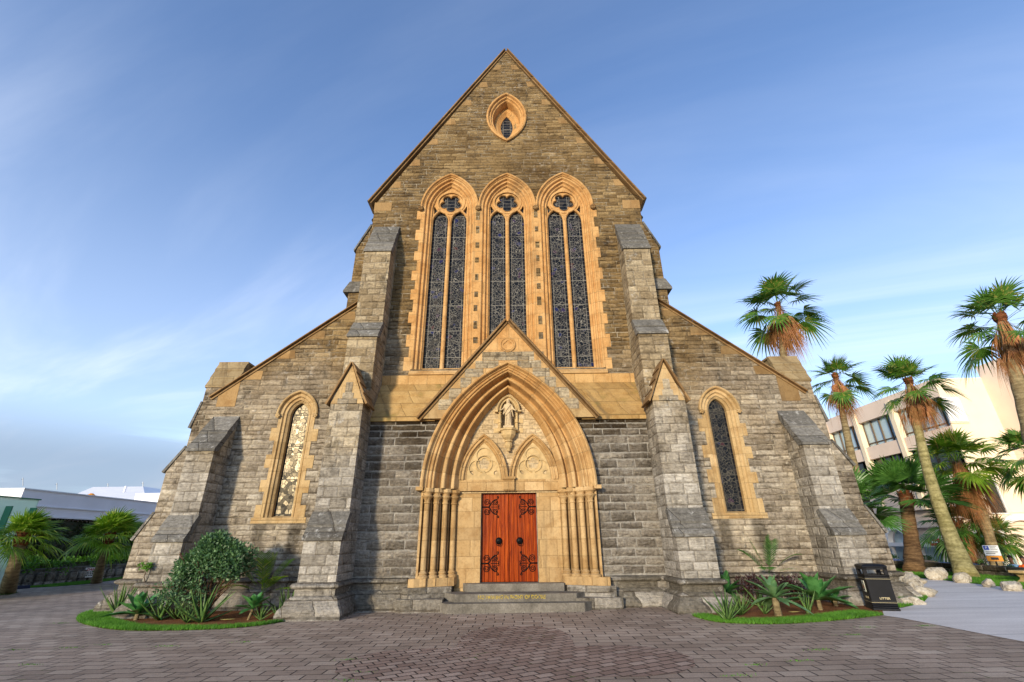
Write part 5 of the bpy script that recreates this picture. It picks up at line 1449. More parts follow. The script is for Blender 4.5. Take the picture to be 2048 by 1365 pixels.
# feather palms
def feather(name, loc, n, ln, seed, label, group, h0=.3, mat='fan'):
    rn = random.Random(seed)
    root = empty(name, loc, 0, label, 'seedling palm', group)
    mb = MB(); mb.tube([(0, 0, -.03), (0.01, 0, h0 * .6), (0, 0, h0)], [.045, .035, .025], 8); mb.build('stem', M['trunk_brown'], root, True)
    mb = MB()
    for k in range(n):
        f = (k + .5) / n; az = k * 2.39996; el = R(86 - 62 * f)
        d = Vector((math.cos(az) * math.cos(el), math.sin(az) * math.cos(el), math.sin(el))); L_ = ln * rn.uniform(.8, 1.1)
        pts = bez((0, 0, h0 * .9), Vector((0, 0, h0)) + d * L_ * .6, Vector((0, 0, h0)) + d * L_ + Vector((d.x * .12, d.y * .12, -.45 * L_ * f)), 16)
        side = Vector((-math.sin(az), math.cos(az), 0))
        for i in range(16):
            a, b = pts[i], pts[i + 1]
            mb.add([a - side * .006, a + side * .006, b + side * .005, b - side * .005], [(0, 1, 2, 3)])
            if i < 4: continue
            t = i / 16; tl = .42 * L_ * (math.sin(PI * min(1, (t - .12) * 1.05)) ** .6) * .8
            for sg in (-1, 1):
                q = (b - a).normalized() * .75 + side * sg * .8
                tip = a + q.normalized() * tl + Vector((0, 0, -.10 * tl)); md = a + q.normalized() * tl * .5; w_ = (b - a).normalized() * .013
                mb.add([a - w_, a + w_, md + w_ * 1.3, tip, md - w_ * 1.3], [(0, 1, 2, 3, 4)])
    mb.build('fronds', M[mat], root)
    return root
feather('seedling_palm', soilpt(517, 1226), 9, 1.15, 3, 'yellow-green seedling palm standing against the left aisle wall', GL, .42, 'fan_yellow')
feather('seedling_palm', soilpt(1549, 1200), 9, 1.05, 5, 'dark feathery seedling palm rising behind the bare-trunked agave', GR, .62, 'fan_dark')

# shrubs made of leaf sprays
def leaf_cloud(mb, c, rad, n, ln, wd, rn, shell=.55, up=.3):
    c = Vector(c)
    for _ in range(n):
        v = Vector((rn.gauss(0, 1), rn.gauss(0, 1), rn.gauss(0, 1))).normalized()
        q = c + Vector((v.x * rad[0], v.y * rad[1], v.z * rad[2])) * (shell + (1 - shell) * rn.random() ** .5)
        d = (v + Vector((rn.gauss(0, .5), rn.gauss(0, .5), rn.gauss(up, .5)))).normalized()
        s = d.cross(Vector((rn.gauss(0, 1), rn.gauss(0, 1), rn.gauss(0, 1)))).normalized()
        l_, w_ = ln * rn.uniform(.7, 1.3), wd * rn.uniform(.7, 1.2); nn = d.cross(s)
        mb.add([q, q + d * l_ * .5 + s * w_ + nn * w_ * .3, q + d * l_, q + d * l_ * .5 - s * w_ + nn * w_ * .3], [(0, 1, 2, 3)])
rn = random.Random(44)
sb = at(408, 1215, 12.7); shrub_loc = Vector((sb.x, 12.7, gz(sb.x)))
root = empty('shrub', shrub_loc, 0, 'large rounded silvery-leaved shrub against the left corner buttress', 'shrub', GL)
mb = MB(); tips = []
for k in range(15):
    a = rn.uniform(0, 2 * PI); r0 = rn.uniform(0, .12)
    tx, ty, tz = rn.uniform(-.85, .80), rn.uniform(-.5, .55), rn.uniform(.75, 1.5)
    p = bez((r0 * math.cos(a), r0 * math.sin(a), -.05), (tx * .25, ty * .3, tz * .5), (tx, ty, tz), 6)
    mb.tube(p, [.032, .028, .024, .020, .016, .012, .008], 6); tips += p[3:]
    for j in range(4):
        q = p[3 + j % 3]; e = q + Vector((rn.gauss(0, .28), rn.gauss(0, .22), rn.uniform(.05, .4)))
        mb.tube([q, (q + e) / 2 + Vector((0, 0, .03)), e], [.011, .008, .004], 5); tips.append(e)
mb.build('stems', M['wood_stem'], root, True)
mb = MB()
for k in range(235):
    a, b_ = rn.uniform(0, 2 * PI), rn.uniform(-.35, 1.0)
    lump = .82 + .22 * math.sin(a * 2 + 1.3 + b_ * 3) + .12 * math.sin(a * 5 + b_ * 7); rr_ = math.sqrt(max(0, 1 - b_ * b_)) * rn.uniform(.45, 1.05) * lump
    c = Vector((.0 + math.cos(a) * rr_ * .98, math.sin(a) * rr_ * .62, 1.14 + b_ * .68 * lump + .12 * math.sin(a * 3 + 1)))
    if c.x > .35 and c.z < .95: continue
    leaf_cloud(mb, c, (.17, .17, .15), 44, .085, .026, rn, .2, .5)
for k in range(34):
    c = Vector((rn.uniform(-.95, .1), rn.uniform(-.62, -.1), rn.uniform(.35, .9)))
    leaf_cloud(mb, c, (.15, .13, .15), 30, .075, .020, rn, .2, .5)
mb.build('foliage', M['shrub'], root)
for (px, py, yy, w_, h_, lb) in ((1515, 1205, 13.9, .36, .40, 'dark purple-leaved shrub at the back of the right bed beside the bright agave'), (1592, 1200, 13.9, .40, .36, 'dark purple-leaved shrub behind the largest agave')):
    p = at(px, py, yy); root = empty('purple_shrub', (p.x, yy, gz(p.x)), 0, lb, 'shrub', GR)
    mb = MB()
    for k in range(8): mb.tube([(rn.gauss(0, .04), rn.gauss(0, .03), -.03), (rn.uniform(-w_, w_) * .8, rn.uniform(-.2, .2), h_ * .95)], [.012, .005], 5)
    mb.build('stems', M['wood_stem'], root)
    mb = MB()
    for k in range(26): leaf_cloud(mb, (rn.uniform(-w_, w_), rn.uniform(-.22, .22), rn.uniform(.18, h_ + .2)), (.12, .1, .1), 22, .085, .024, rn, .2, .4)
    mb.build('foliage', M['purple'], root)
# the little plant that roots in a joint of the corner buttress
p = at(286, 1172, 13.28); root = empty('wall_plant', (p.x, 13.28, p.z), 0, 'small bright succulent on a thin stalk growing from a joint of the left corner buttress', 'plant')
q = at(294, 1137, 13.25); dq = q - Vector((p.x, 13.28, p.z))
mb = MB(); mb.tube([(0, 0.12, -.02), (dq.x * .3, -.05, dq.z * .5), (dq.x, -.03, dq.z)], [.012, .010, .009], 6); mb.build('stalk', M['wood_stem'], root, True)
mb = MB()
for k in range(5): leaf_cloud(mb, (dq.x + rn.gauss(0, .05), -.05 + rn.gauss(0, .03), dq.z + rn.uniform(-.02, .08)), (.05, .05, .05), 22, .075, .020, rn, .1, .6)
mb.build('leaves', M['hedge'], root)
# fallen leaves
for (px, py, sz, lb, g_) in ((455, 1240, .19, 'pale yellow fallen leaf on the left bed mulch', None), (1589, 1225, .14, 'pale yellow fallen leaf on the right bed mulch', None)):
    p = gnd(px, py, .03); mb = MB()
    mb.add([(-sz, 0, .012), (-sz * .4, -.035, .004), (sz * .5, -.03, .012), (sz, 0, .02), (sz * .5, .035, .006), (-sz * .4, .04, .010)], [(0, 1, 2, 3, 4, 5)])
    o = mb.build('fallen_leaf', M['leaf_yellow']); o.location = p; tag(o, lb, 'leaf')
# ------------------------------------------------------------------ litter bin
bc = Vector((8.70, 12.44, gz(8.7) + .008))
bn = empty('litter_bin', bc, R(-20), 'black plastic litter bin with gold lettering beside the concrete path', 'litter bin')
def frus(mb, x0, x1, y0, y1, z0, z1, t=0.0, mi=0):
    vs = [(x0, y0, z0), (x1, y0, z0), (x1, y1, z0), (x0, y1, z0), (x0 + t, y0 + t, z1), (x1 - t, y0 + t, z1), (x1 - t, y1 - t, z1), (x0 + t, y1 - t, z1)]
    mb.add(vs, [(3, 2, 1, 0), (4, 5, 6, 7), (0, 1, 5, 4), (1, 2, 6, 5), (2, 3, 7, 6), (3, 0, 4, 7)], mi)
bx_, by_ = .25, .29
mb = MB(); frus(mb, -bx_ - .02, bx_ + .02, -by_ - .02, by_ + .02, 0, .05, .008); frus(mb, -bx_ - .008, bx_ + .008, -by_ - .008, by_ + .008, .052, .085, .004); frus(mb, -bx_ - .004, bx_ + .004, -by_ - .004, by_ + .004, .088, .12, .0)
frus(mb, -bx_, bx_, -by_, by_, .12, .62, .006)
bevel(mb.build('body', M['bin'], bn), .012, 2)
mb = MB()
for z in (.150, .180, .640, .668): frus(mb, -bx_ - .004, bx_ + .004, -by_ - .004, by_ + .004, z, z + .014, 0)
mb.build('band', M['black'], bn)
mb = MB()
for z in (.158, .648): frus(mb, -bx_ - .006, bx_ + .006, -by_ - .006, by_ + .006, z, z + .005, 0)
mb.build('gold_line', M['gold'], bn)
mb = MB()                                       # hood with four posting slots
hx, hy, z0, z1, za, zb = bx_ - .004, by_ - .004, .685, .90, .735, .845
frus(mb, -hx, hx, -hy, hy, .60, z0 + .03, 0)
for sx in (-1, 1):
    for sy in (-1, 1):
        a, b = sx * hx, sx * (hx - .075); c, d = sy * hy, sy * (hy - .075)
        mb.box(min(a, b), max(a, b), min(c, d), max(c, d), z0, z1)
mb.box(-hx, hx, -hy, -hy + .03, z0, za); mb.box(-hx, hx, hy - .03, hy, z0, za); mb.box(-hx, -hx + .03, -hy, hy, z0, za); mb.box(hx - .03, hx, -hy, hy, z0, za)
mb.box(-hx, hx, -hy, -hy + .03, zb, z1); mb.box(-hx, hx, hy - .03, hy, zb, z1); mb.box(-hx, -hx + .03, -hy, hy, zb, z1); mb.box(hx - .03, hx, -hy, hy, zb, z1)
mb.build('hood', M['bin'], bn)
mb = MB()
lid = [(-1, -1), (1, -1), (1, 1), (-1, 1)]
rg = [[(x * (hx + .012 - i_), y * (hy + .012 - i_), z) for x, y in lid] for i_, z in ((.0, .893), (.0, .915), (.01, .935), (.05, .955), (.12, .968), (.2, .972))]
mb.rings(rg); bevel(mb.build('lid', M['bin'], bn), .01, 2)
text('lettering', 'LITTER', .062, M['gold'], bn, Matrix.Translation((.03, -by_ + .000, .245)) @ Matrix.Rotation(PI / 2, 4, 'X'), .003, 1.1, .001)
text('lettering', 'LITTER', .062, M['gold'], bn, Matrix.Translation((-bx_ + .000, -.04, .245)) @ Matrix.Rotation(-PI / 2, 4, 'Z') @ Matrix.Rotation(PI / 2, 4, 'X'), .003, 1.1, .001)
em = MB(); em.box(-bx_ - .004, -bx_ + .01, -.085, .075, .36, .60)
e_ = em.build('crest_panel', M['bone'], bn)
mb = MB()
def splat(y, z, ry, rz_, n=10): mb.add([(-bx_ - .007, y + ry * math.cos(2 * PI * i / n), z + rz_ * math.sin(2 * PI * i / n)) for i in range(n)], [tuple(range(n))])
mb2 = mb
splat(-.005, .475, .038, .05); mb.build('crest_shield', M['red'], e_)
mb = MB()
def splat2(m_, y, z, ry, rz_, n=10, off=.009): m_.add([(-bx_ - off, y + ry * math.cos(2 * PI * i / n), z + rz_ * math.sin(2 * PI * i / n)) for i in range(n)], [tuple(range(n))])
splat2(mb, -.005, .50, .022, .028); splat2(mb, -.05, .47, .014, .06); splat2(mb, .04, .47, .014, .06); mb.build('crest_supporters', M['gold'], e_)
mb = MB(); splat2(mb, -.005, .405, .055, .018); splat2(mb, -.005, .55, .02, .02); mb.build('crest_mount', M['green_paint'], e_)

# ------------------------------------------------------------------ boulders
def boulder(px, py, w, d, h, seed, label, rz=0.0, tilt=0.0, group='pale boulders along the path'):
    rn = random.Random(seed); p = gnd(px, py)
    bm = bmesh.new(); bmesh.ops.create_icosphere(bm, subdivisions=4, radius=1.0)
    planes = [(Vector((rn.gauss(0, 1), rn.gauss(0, 1), rn.gauss(.2, .8))).normalized(), rn.uniform(.62, .92)) for _ in range(11)]
    import mathutils
    off = Vector((rn.uniform(0, 50), rn.uniform(0, 50), 0))
    for v in bm.verts:
        c = v.co.copy()
        for nrm, dd in planes:
            k = c.dot(nrm)
            if k > dd: c -= nrm * (k - dd) * .9
        nz_ = mathutils.noise.fractal(c * 2.2 + off, .9, 2.1, 5)
        c *= 1 + .14 * nz_
        v.co = Vector((c.x * w / 2, c.y * d / 2, c.z * h * .62 + h * .30 + tilt * c.x * h))
    me = bpy.data.meshes.new('boulder'); bm.to_mesh(me); bm.free()
    me.materials.append(M['rockpale'])
    me.polygons.foreach_set('use_smooth', [True] * len(me.polygons))
    o = bpy.data.objects.new('boulder', me); col.objects.link(o); o.location = p; o.rotation_euler = (0, 0, rz)
    tag(o, label, 'boulder', group)
boulder(1819, 1154, .42, .35, .22, 1, 'small tan boulder on the lawn between the scaly palm and the path')
boulder(1877, 1160, .95, .6, .48, 2, 'largest rounded pale boulder on the lawn edge, left of the thick palm trunk')
boulder(1928, 1166, .58, .5, .38, 3, 'grey wedge-shaped boulder at the foot of the thick yellow-green palm')
boulder(1979, 1175, .38, .35, .28, 4, 'small white peaked boulder between the thick palm and the bench')
boulder(2028, 1182, .66, .5, .32, 5, 'rugged flat boulder near the right edge of the frame')
boulder(1812, 1173, 1.25, .5, .42, 6, 'long dark-backed boulder leaning on the corner of the church', -.5, .3)
boulder(1828, 1184, .75, .6, .48, 7, 'knobbly pale boulder in the middle of the corner pile', .4)
boulder(1840, 1193, .85, .5, .34, 8, 'ribbed white boulder at the path side of the corner pile', -.4)
boulder(1815, 1209, .82, .42, .20, 9, 'low white boulder lying right beside the litter bin', -.35)

# ------------------------------------------------------------------ garden wall, bench
WX = 19.55
gw = empty('garden_wall', (WX, 20, 0), 0, 'low dark stone garden wall with pale mortar along the street side of the lawn', 'wall')
mb = MB(); mb.box(-.16, .22, -22, 22, STREET_Z, .30); mb.build('wall_body', M['lowwall'], gw)
mb = MB(); rn = random.Random(3); y = -22.0
while y < 22:
    l_ = rn.uniform(.8, 1.05); mb.box(-.21 - rn.uniform(0, .02), .27, y + .008, min(22, y + l_) - .008, .302, .475 + rn.uniform(-.012, .012)); y += l_
bevel(mb.build('coping_stones', M['lowwall'], gw), .03, 2)
bp = gnd(2046, 1167)
be = empty('stone_bench', (bp.x + .55, bp.y, gz(bp.x)), R(8), 'pale carved stone bench cut off by the right edge of the frame', 'bench')
mb = MB(); mb.box(-.75, .75, -.24, .24, .32, .40); mb.box(-.70, .70, -.20, .20, .30, .32); bevel(mb.build('seat', M['lime'], be), .015)
for s in (-1, 1):
    mb = MB(); mb.rings([[(s * .5 + a * w_, b_ * d_, z) for a, b_ in ((-1, -1), (1, -1), (1, 1), (-1, 1))] for w_, d_, z in ((.10, .20, -.02), (.10, .20, .05), (.06, .12, .12), (.05, .10, .17), (.08, .16, .26), (.10, .19, .30))]); bevel(mb.build('leg', M['lime'], be), .01)

# ------------------------------------------------------------------ pink building on the right
pb = empty('office_building', (30, 31, STREET_Z), 0, 'pink and cream modern building with long window bands and a white arcade', 'building')
BX, BY, BZ = 30, 31, STREET_Z
def bbox(mb, x0, x1, y0, y1, z0, z1): mb.box(x0 - BX, x1 - BX, y0 - BY, y1 - BY, z0 - BZ, z1 - BZ)
bays = [(31.55, 35.15), (35.55, 39.2), (39.65, 43.2), (43.65, 47.2), (47.65, 51.2), (51.65, 55.2)]
mb = MB()
bands = [(-1.1, .0, 0), (2.45, 5.15, 0), (7.25, 8.55, 0), (10.55, 11.9, 0)]
bbox(mb, 30.0, 45, 31, 57, 10.62, 11.9); bbox(mb, 30.0, 45, 31, 57, 7.55, 8.55); bbox(mb, 30, 45, 31, 57, 3.4, 5.45); bbox(mb, 30.45, 45, 31.0, 57, 2.2, 3.4)
bbox(mb, 30.9, 44.8, 31.1, 56.8, STREET_Z, 10.7)
mb.build('wall', M['pink'], pb)
for (a, b) in bays:
    for z0, z1 in ((8.55, 10.62), (5.45, 7.55)):
        w = MB(); bbox(w, 30.42, 30.46, a - .1, b + .1, z0, z1); wo = w.build('window', M['glass_blue'] if z0 > 8 else M['glass_dark'], pb)
        f = MB()
        for k in range(5):
            yy = a + (b - a) * k / 4; bbox(f, 30.30, 30.42, yy - .022, yy + .022, z0, z1)
        bbox(f, 30.30, 30.42, a, b, z0 + .28, z0 + .34); bbox(f, 30.28, 30.43, a, b, z0 - .0, z0 + .05)
        f.build('frame', M['black'] if z0 < 8 else M['bronze'], wo)
    pm = MB()
    bbox(pm, 29.86, 30.5, b + .02, b + .42, 3.4, 11.5); pm.build('pilaster', M['cream'], pb)
# end wall turned towards the square, with its blank panel and window
mb = MB(); bbox(mb, 30.002, 33.4, 30.9, 31.0, 2.9, 11.92); mb.build('end_wall', M['cream'], pb)
mb = MB(); bbox(mb, 29.95, 31.15, 30.80, 30.9, 8.80, 10.50); mb.build('blank_panel', M['white'], pb)
mb = MB(); bbox(mb, 29.9, 31.2, 30.84, 30.9, 10.52, 10.62); bbox(mb, 29.9, 31.2, 30.80, 30.9, 8.68, 8.78); mb.build('panel_trim', M['pink'], pb)
mb = MB(); bbox(mb, 30.3, 31.2, 30.88, 30.897, 2.92, 4.95); wo = mb.build('window', M['glass_dark'], pb)
mb = MB(); bbox(mb, 30.2, 31.3, 30.80, 30.89, 2.84, 2.92); bbox(mb, 31.2, 31.28, 30.8, 30.89, 2.9, 4.95); mb.build('frame', M['trim'], wo)
mb = MB(); bbox(mb, 33.4, 46, 14, 30.95, STREET_Z, 12.75); bbox(mb, 33.36, 46, 14, 30.9, 4.98, 5.04); mb.build('wing_wall', M['pink'], pb)
mb = MB(); bbox(mb, 33.9, 34.1, 22, 30.6, 8.1, 9.9); mb.build('roof_plant', M['steel'], pb)
# arcade: columns in pairs, a beam, arches
mb = MB(); bbox(mb, 29.9, 30.5, 31, 57, .92, 1.18); mb.build('arcade_beam', M['trim'], pb)
mb = MB(); bbox(mb, 30.86, 30.90, 31.2, 56, STREET_Z, 1.0); mb.build('shopfront', M['glass_blue'], pb)
for k, yy in enumerate((31.3, 32.2, 34.6, 35.4, 37.2, 38.0, 40.0, 40.8, 43, 43.8, 46, 46.8)):
    c = MB(); c.lathe([(.21, 0), (.21, .10), (.155, .14), (.15, 1.0), (.14, 1.78), (.18, 1.84), (.20, 1.88), (.20, 1.98)], (30.2 - BX, yy - BY, 0), 16); c.build('column', M['trim'], pb, auto=40)
for yc, r_ in ((34.2, .95), (38.9, .95), (42.6, .95), (46.2, .95)):
    a = MB(); n = 18
    rg = [[(30.0 - BX + dx, yc - BY + rr * math.cos(PI * i / n), 1.18 - BZ + rr * math.sin(PI * i / n)) for i in range(n + 1)] for rr, dx in ((r_, .3), (r_, -.12), (r_ + .24, -.12), (r_ + .24, .3))]
    a.rings(rg, False, False); a.build('arch', M['trim'], pb)
    a = MB(); a.add([(30.44 - BX, yc - BY + r_ * math.cos(PI * i / n), 1.18 - BZ + r_ * math.sin(PI * i / n)) for i in range(n + 1)], [tuple(range(n + 1))]); a.build('arch_window', M['glass_blue'], pb)
a = MB(); n = 20
rg = [[(31.7 - BX + rr * math.cos(PI * i / n), 30.9 - BY + dy, 1.0 - BZ + rr * .95 * math.sin(PI * i / n)) for i in range(n + 1)] for rr, dy in ((1.55, 2.0), (1.55, -.25), (1.95, -.25), (1.95, .1))]
a.rings(rg, False, False); a.build('arch', M['trim'], pb)
mb = MB()
pts = [(-1.95, 1.0)] + [(1.55 * math.cos(PI - PI * i / n), 1.0 + 1.55 * .95 * math.sin(PI * i / n)) for i in range(n + 1)] + [(1.95, 1.0), (1.95, 2.92), (-1.95, 2.92)]
mb.plate([[(31.7 - BX + x, z - BZ) for x, z in pts]], 30.9 - BY, 31.02 - BY); mb.build('end_wall', M['cream'], pb)
for xx in (29.93, 33.45):
    c = MB(); c.lathe([(.24, 0), (.24, .12), (.19, .16), (.18, 1.1), (.17, 1.82), (.22, 1.9), (.25, 1.96), (.25, 2.10)], (xx - BX, 30.85 - BY, 0), 16); c.build('column', M['trim'], pb, auto=40)
mb = MB(); bbox(mb, 30.1, 33.3, 33.0, 33.1, STREET_Z, 2.6); mb.build('porch_back_wall', M['cream'], pb)
mb = MB(); bbox(mb, 29.82, 29.88, 34.9, 35.9, 1.0, 1.45); wo = mb.build('red_sign', M['red'], pb)
mb = MB(); bbox(mb, 29.80, 29.82, 35.15, 35.65, 1.17, 1.28); mb.build('sign_bar', M['white_enamel'], wo)
mb = MB(); bbox(mb, 33, 36, 46, 52, 11.9, 12.4); bbox(mb, 34, 34.1, 47, 47.1, 12.4, 13.6); mb.build('roof_plant', M['steel'], pb)

# clipped bushes and street things beyond the garden wall
def bush(x, y, w, h, seed, label, group='clipped bushes by the arcade', mat='hedge'):
    rn = random.Random(seed); root = empty('bush', (x, y, STREET_Z), 0, label, 'bush', group)
    mb = MB(); mb.tube([(0, 0, 0), (0, 0, h * .5)], [.05, .03], 6); mb.build('stem', M['wood_stem'], root)
    mb = MB()
    for k in range(60):
        v = Vector((rn.gauss(0, 1), rn.gauss(0, 1), rn.gauss(0, 1))).normalized()
        leaf_cloud(mb, (v.x * w * .42, v.y * w * .42, h * .55 + v.z * h * .40), (.14, .14, .12), 26, .075, .024, rn, .2, .4)
    mb.build('foliage', M[mat], root)
bush(25.0, 30.6, 1.0, 1.62, 1, 'small round clipped bush between the blue car and the columns', mat='fan_dark')
bush(23.2, 24.6, 1.7, 1.75, 2, 'broad round clipped bush behind the parking sign', mat='fan_dark')
bush(26.5, 35.5, 1.0, 1.6, 3, 'round clipped bush half hidden beside the church corner', mat='fan_dark')

def car(x, y, rz, label, paint, group='cars parked along the street'):
    root = empty('parked_car', (x, y, STREET_Z), rz, label, 'car', group)
    # body sections along the length (local x), half width and heights
    S = [(-2.05, .62, .38, .62), (-1.95, .78, .28, .86), (-1.3, .84, .24, .95), (-.6, .85, .22, .97), (.5, .85, .22, .95), (1.2, .84, .24, .90), (1.85, .78, .28, .76), (2.05, .60, .36, .60)]
    mb = MB()
    mb.rings([[(sx, -w_, z0), (sx, -w_, (z0 + z1) / 2), (sx, -w_ * .93, z1), (sx, w_ * .93, z1), (sx, w_, (z0 + z1) / 2), (sx, w_, z0)] for sx, w_, z0, z1 in S])
    T = [(-1.75, .70, .90), (-1.25, .66, 1.40), (-.5, .64, 1.49), (.3, .64, 1.46), (1.1, .70, .93)]
    o = mb.build('body', paint, root, auto=45); bevel(o, .05, 3)
    mb = MB(); mb.rings([[(-1.78, -.72, .86), (-1.78, .72, .86)] , [(-1.22, -.62, 1.40), (-1.22, .62, 1.40)], [(-.5, -.61, 1.49), (-.5, .61, 1.49)], [(.25, -.61, 1.45), (.25, .61, 1.45)], [(.42, -.62, 1.38), (.42, .62, 1.38)]], False, False)
    mb.v[0:2] = [(-1.30, -.62, 1.36), (-1.30, .62, 1.36)]
    mb.rings([[(-1.30, -.63, 1.36), (-1.22, -.64, 1.40), (-.5, -.63, 1.492), (.25, -.63, 1.452), (.42, -.64, 1.38)], [(-1.26, -.66, 1.30), (-1.2, -.67, 1.33), (-.5, -.67, 1.41), (.25, -.67, 1.37), (.40, -.67, 1.32)]], False, False)
    mb.rings([[(-1.30, .63, 1.36), (-1.22, .64, 1.40), (-.5, .63, 1.492), (.25, .63, 1.452), (.42, .64, 1.38)], [(-1.26, .66, 1.30), (-1.2, .67, 1.33), (-.5, .67, 1.41), (.25, .67, 1.37), (.40, .67, 1.32)]], False, False)
    mb.build('roof', paint, root, auto=40)
    mb = MB(); mb.rings([[(-1.72, -.74, .90), (1.12, -.74, .90), (1.12, .74, .90), (-1.72, .74, .90)], [(-1.27, -.645, 1.36), (.43, -.645, 1.36), (.43, .645, 1.36), (-1.27, .645, 1.36)]]); mb.build('windows', M['glass_dark'], root)
    for sx in (-1.28, 1.28):
        for sy in (-1, 1):
            w_ = MB(); w_.lathe([(.20, -.10), (.30, -.10), (.325, -.06), (.325, .06), (.30, .10), (.20, .10)], (0, 0, 0), 20); w_.v = [(sx + a, sy * .76 + c, .325 + b) for a, b, c in w_.v]
            wo = w_.build('wheel', M['rubber'], root, auto=40)
            r_ = MB(); r_.lathe([(.02, -.08), (.19, -.08), (.20, .08), (.02, .08)], (0, 0, 0), 12); r_.v = [(sx + a, sy * .785 + c, .325 + b) for a, b, c in r_.v]; r_.build('rim', M['steel'], wo)
    for sy in (-1, 1):
        t_ = MB(); t_.box(-2.06, -1.86, sy * .62 - .12, sy * .62 + .12, .66, .80); bevel(t_.build('tail_lamp', M['tail'], root), .03)
        t_ = MB(); t_.box(1.86, 2.03, sy * .60 - .12, sy * .60 + .12, .58, .70); bevel(t_.build('headlight', M['white_enamel'], root), .03)
    t_ = MB(); t_.box(-1.66, -1.62, -.3, .3, 1.30, 1.37); t_.build('brake_lamp', M['tail'], root)
    return root
car(22.6, 26.4, R(90), 'blue car whose roof shows above the garden wall between two palms', M['car_blue'])
car(22.6, 31.4, R(90), 'blue car showing between the church corner and the scaly palm', M['car_blue'])
car(22.7, 29.0, R(90), 'dark car with a red brake lamp just left of the scaly palm trunk', M['car_dark'])
# parking sign
ps = empty('parking_sign', (20.6, 21.7, STREET_Z), R(-38), 'white parking notice with a blue square and an orange panel below', 'sign')
mb = MB(); mb.tube([(0, 0.02, 0), (0, 0.02, 2.34)], .03, 8); mb.build('post', M['black'], ps)
mb = MB(); mb.box(-.25, .25, -.02, 0, 1.92, 2.32); bo = mb.build('board', M['white_enamel'], ps)
mb = MB(); mb.box(-.23, -.06, -.026, -.021, 2.14, 2.30); so = mb.build('blue_square', M['blue'], bo)
text('lettering', 'P', .13, M['white_enamel'], bo, Matrix.Translation((-.145, -.028, 2.22)) @ Matrix.Rotation(PI / 2, 4, 'X'), .002)
mb = MB()
for k in range(3): mb.box(-.02, .20 - .05 * (k % 2), -.026, -.021, 2.27 - .055 * k, 2.285 - .055 * k)
for k in range(2): mb.box(-.21, .18 - .1 * k, -.026, -.021, 2.05 - .06 * k, 2.075 - .06 * k)
mb.build('text_lines', M['grave'], bo)
mb = MB(); mb.box(-.25, .25, -.02, 0, 1.70, 1.905); oo = mb.build('orange_panel', M['orange'], ps)
mb = MB(); mb.box(-.12, .12, -.026, -.021, 1.755, 1.85); mb.build('pictogram', M['black'], oo)

# ------------------------------------------------------------------ people beyond the wall (only head and shoulders show)
def remeshed(name, mb, vox, mats, pick, parent=None):
    me = bpy.data.meshes.new(name); me.from_pydata(mb.v, [], mb.f); me.update()
    tmp = bpy.data.objects.new(name, me); col.objects.link(tmp)
    m = tmp.modifiers.new('r', 'REMESH'); m.mode = 'VOXEL'; m.voxel_size = vox; m.adaptivity = 0
    s_ = tmp.modifiers.new('s', 'SMOOTH'); s_.iterations = 2; s_.factor = .5
    dg = bpy.context.evaluated_depsgraph_get()
    out_ = bpy.data.meshes.new_from_object(tmp.evaluated_get(dg))
    bpy.data.objects.remove(tmp)
    for m_ in mats: out_.materials.append(m_)
    for p in out_.polygons:
        p.use_smooth = True
        if len(mats) > 1: p.material_index = pick(p.center)
    o = bpy.data.objects.new(name, out_); col.objects.link(o); o.parent = parent
    return o
def ell(c, a, b, n=14, ax=(1, 0, 0), ay=(0, 1, 0)):
    c, ax, ay = Vector(c), Vector(ax), Vector(ay)
    return [c + ax * (a * math.cos(2 * PI * k / n)) + ay * (b * math.sin(2 * PI * k / n)) for k in range(n)]
def hand(mb, w, d, side, sc_=1.0):
    """palm and five separate fingers at wrist w pointing along d"""
    d = Vector(d).normalized(); s_ = Vector(side).normalized(); w = Vector(w)
    mb.tube([w, w + d * .05 * sc_, w + d * .095 * sc_], [.024 * sc_, .036 * sc_, .034 * sc_], 8)
    f_ = d.cross(s_)
    for k, ln in enumerate((.072, .082, .076, .060)):
        b = w + d * .088 * sc_ + s_ * (.027 - .018 * k) * sc_
        mb.tube([b, b + d * ln * .5 * sc_ + f_ * .004, b + d * ln * .92 * sc_ + f_ * .022 * sc_], [.0095 * sc_, .0088 * sc_, .007 * sc_], 6)
    b = w + d * .03 * sc_ + s_ * .03 * sc_
    mb.tube([b, b + (d * .7 + s_ * .7) * .04 * sc_, b + (d * .95 + s_ * .4) * .075 * sc_], [.012 * sc_, .010 * sc_, .008 * sc_], 6)
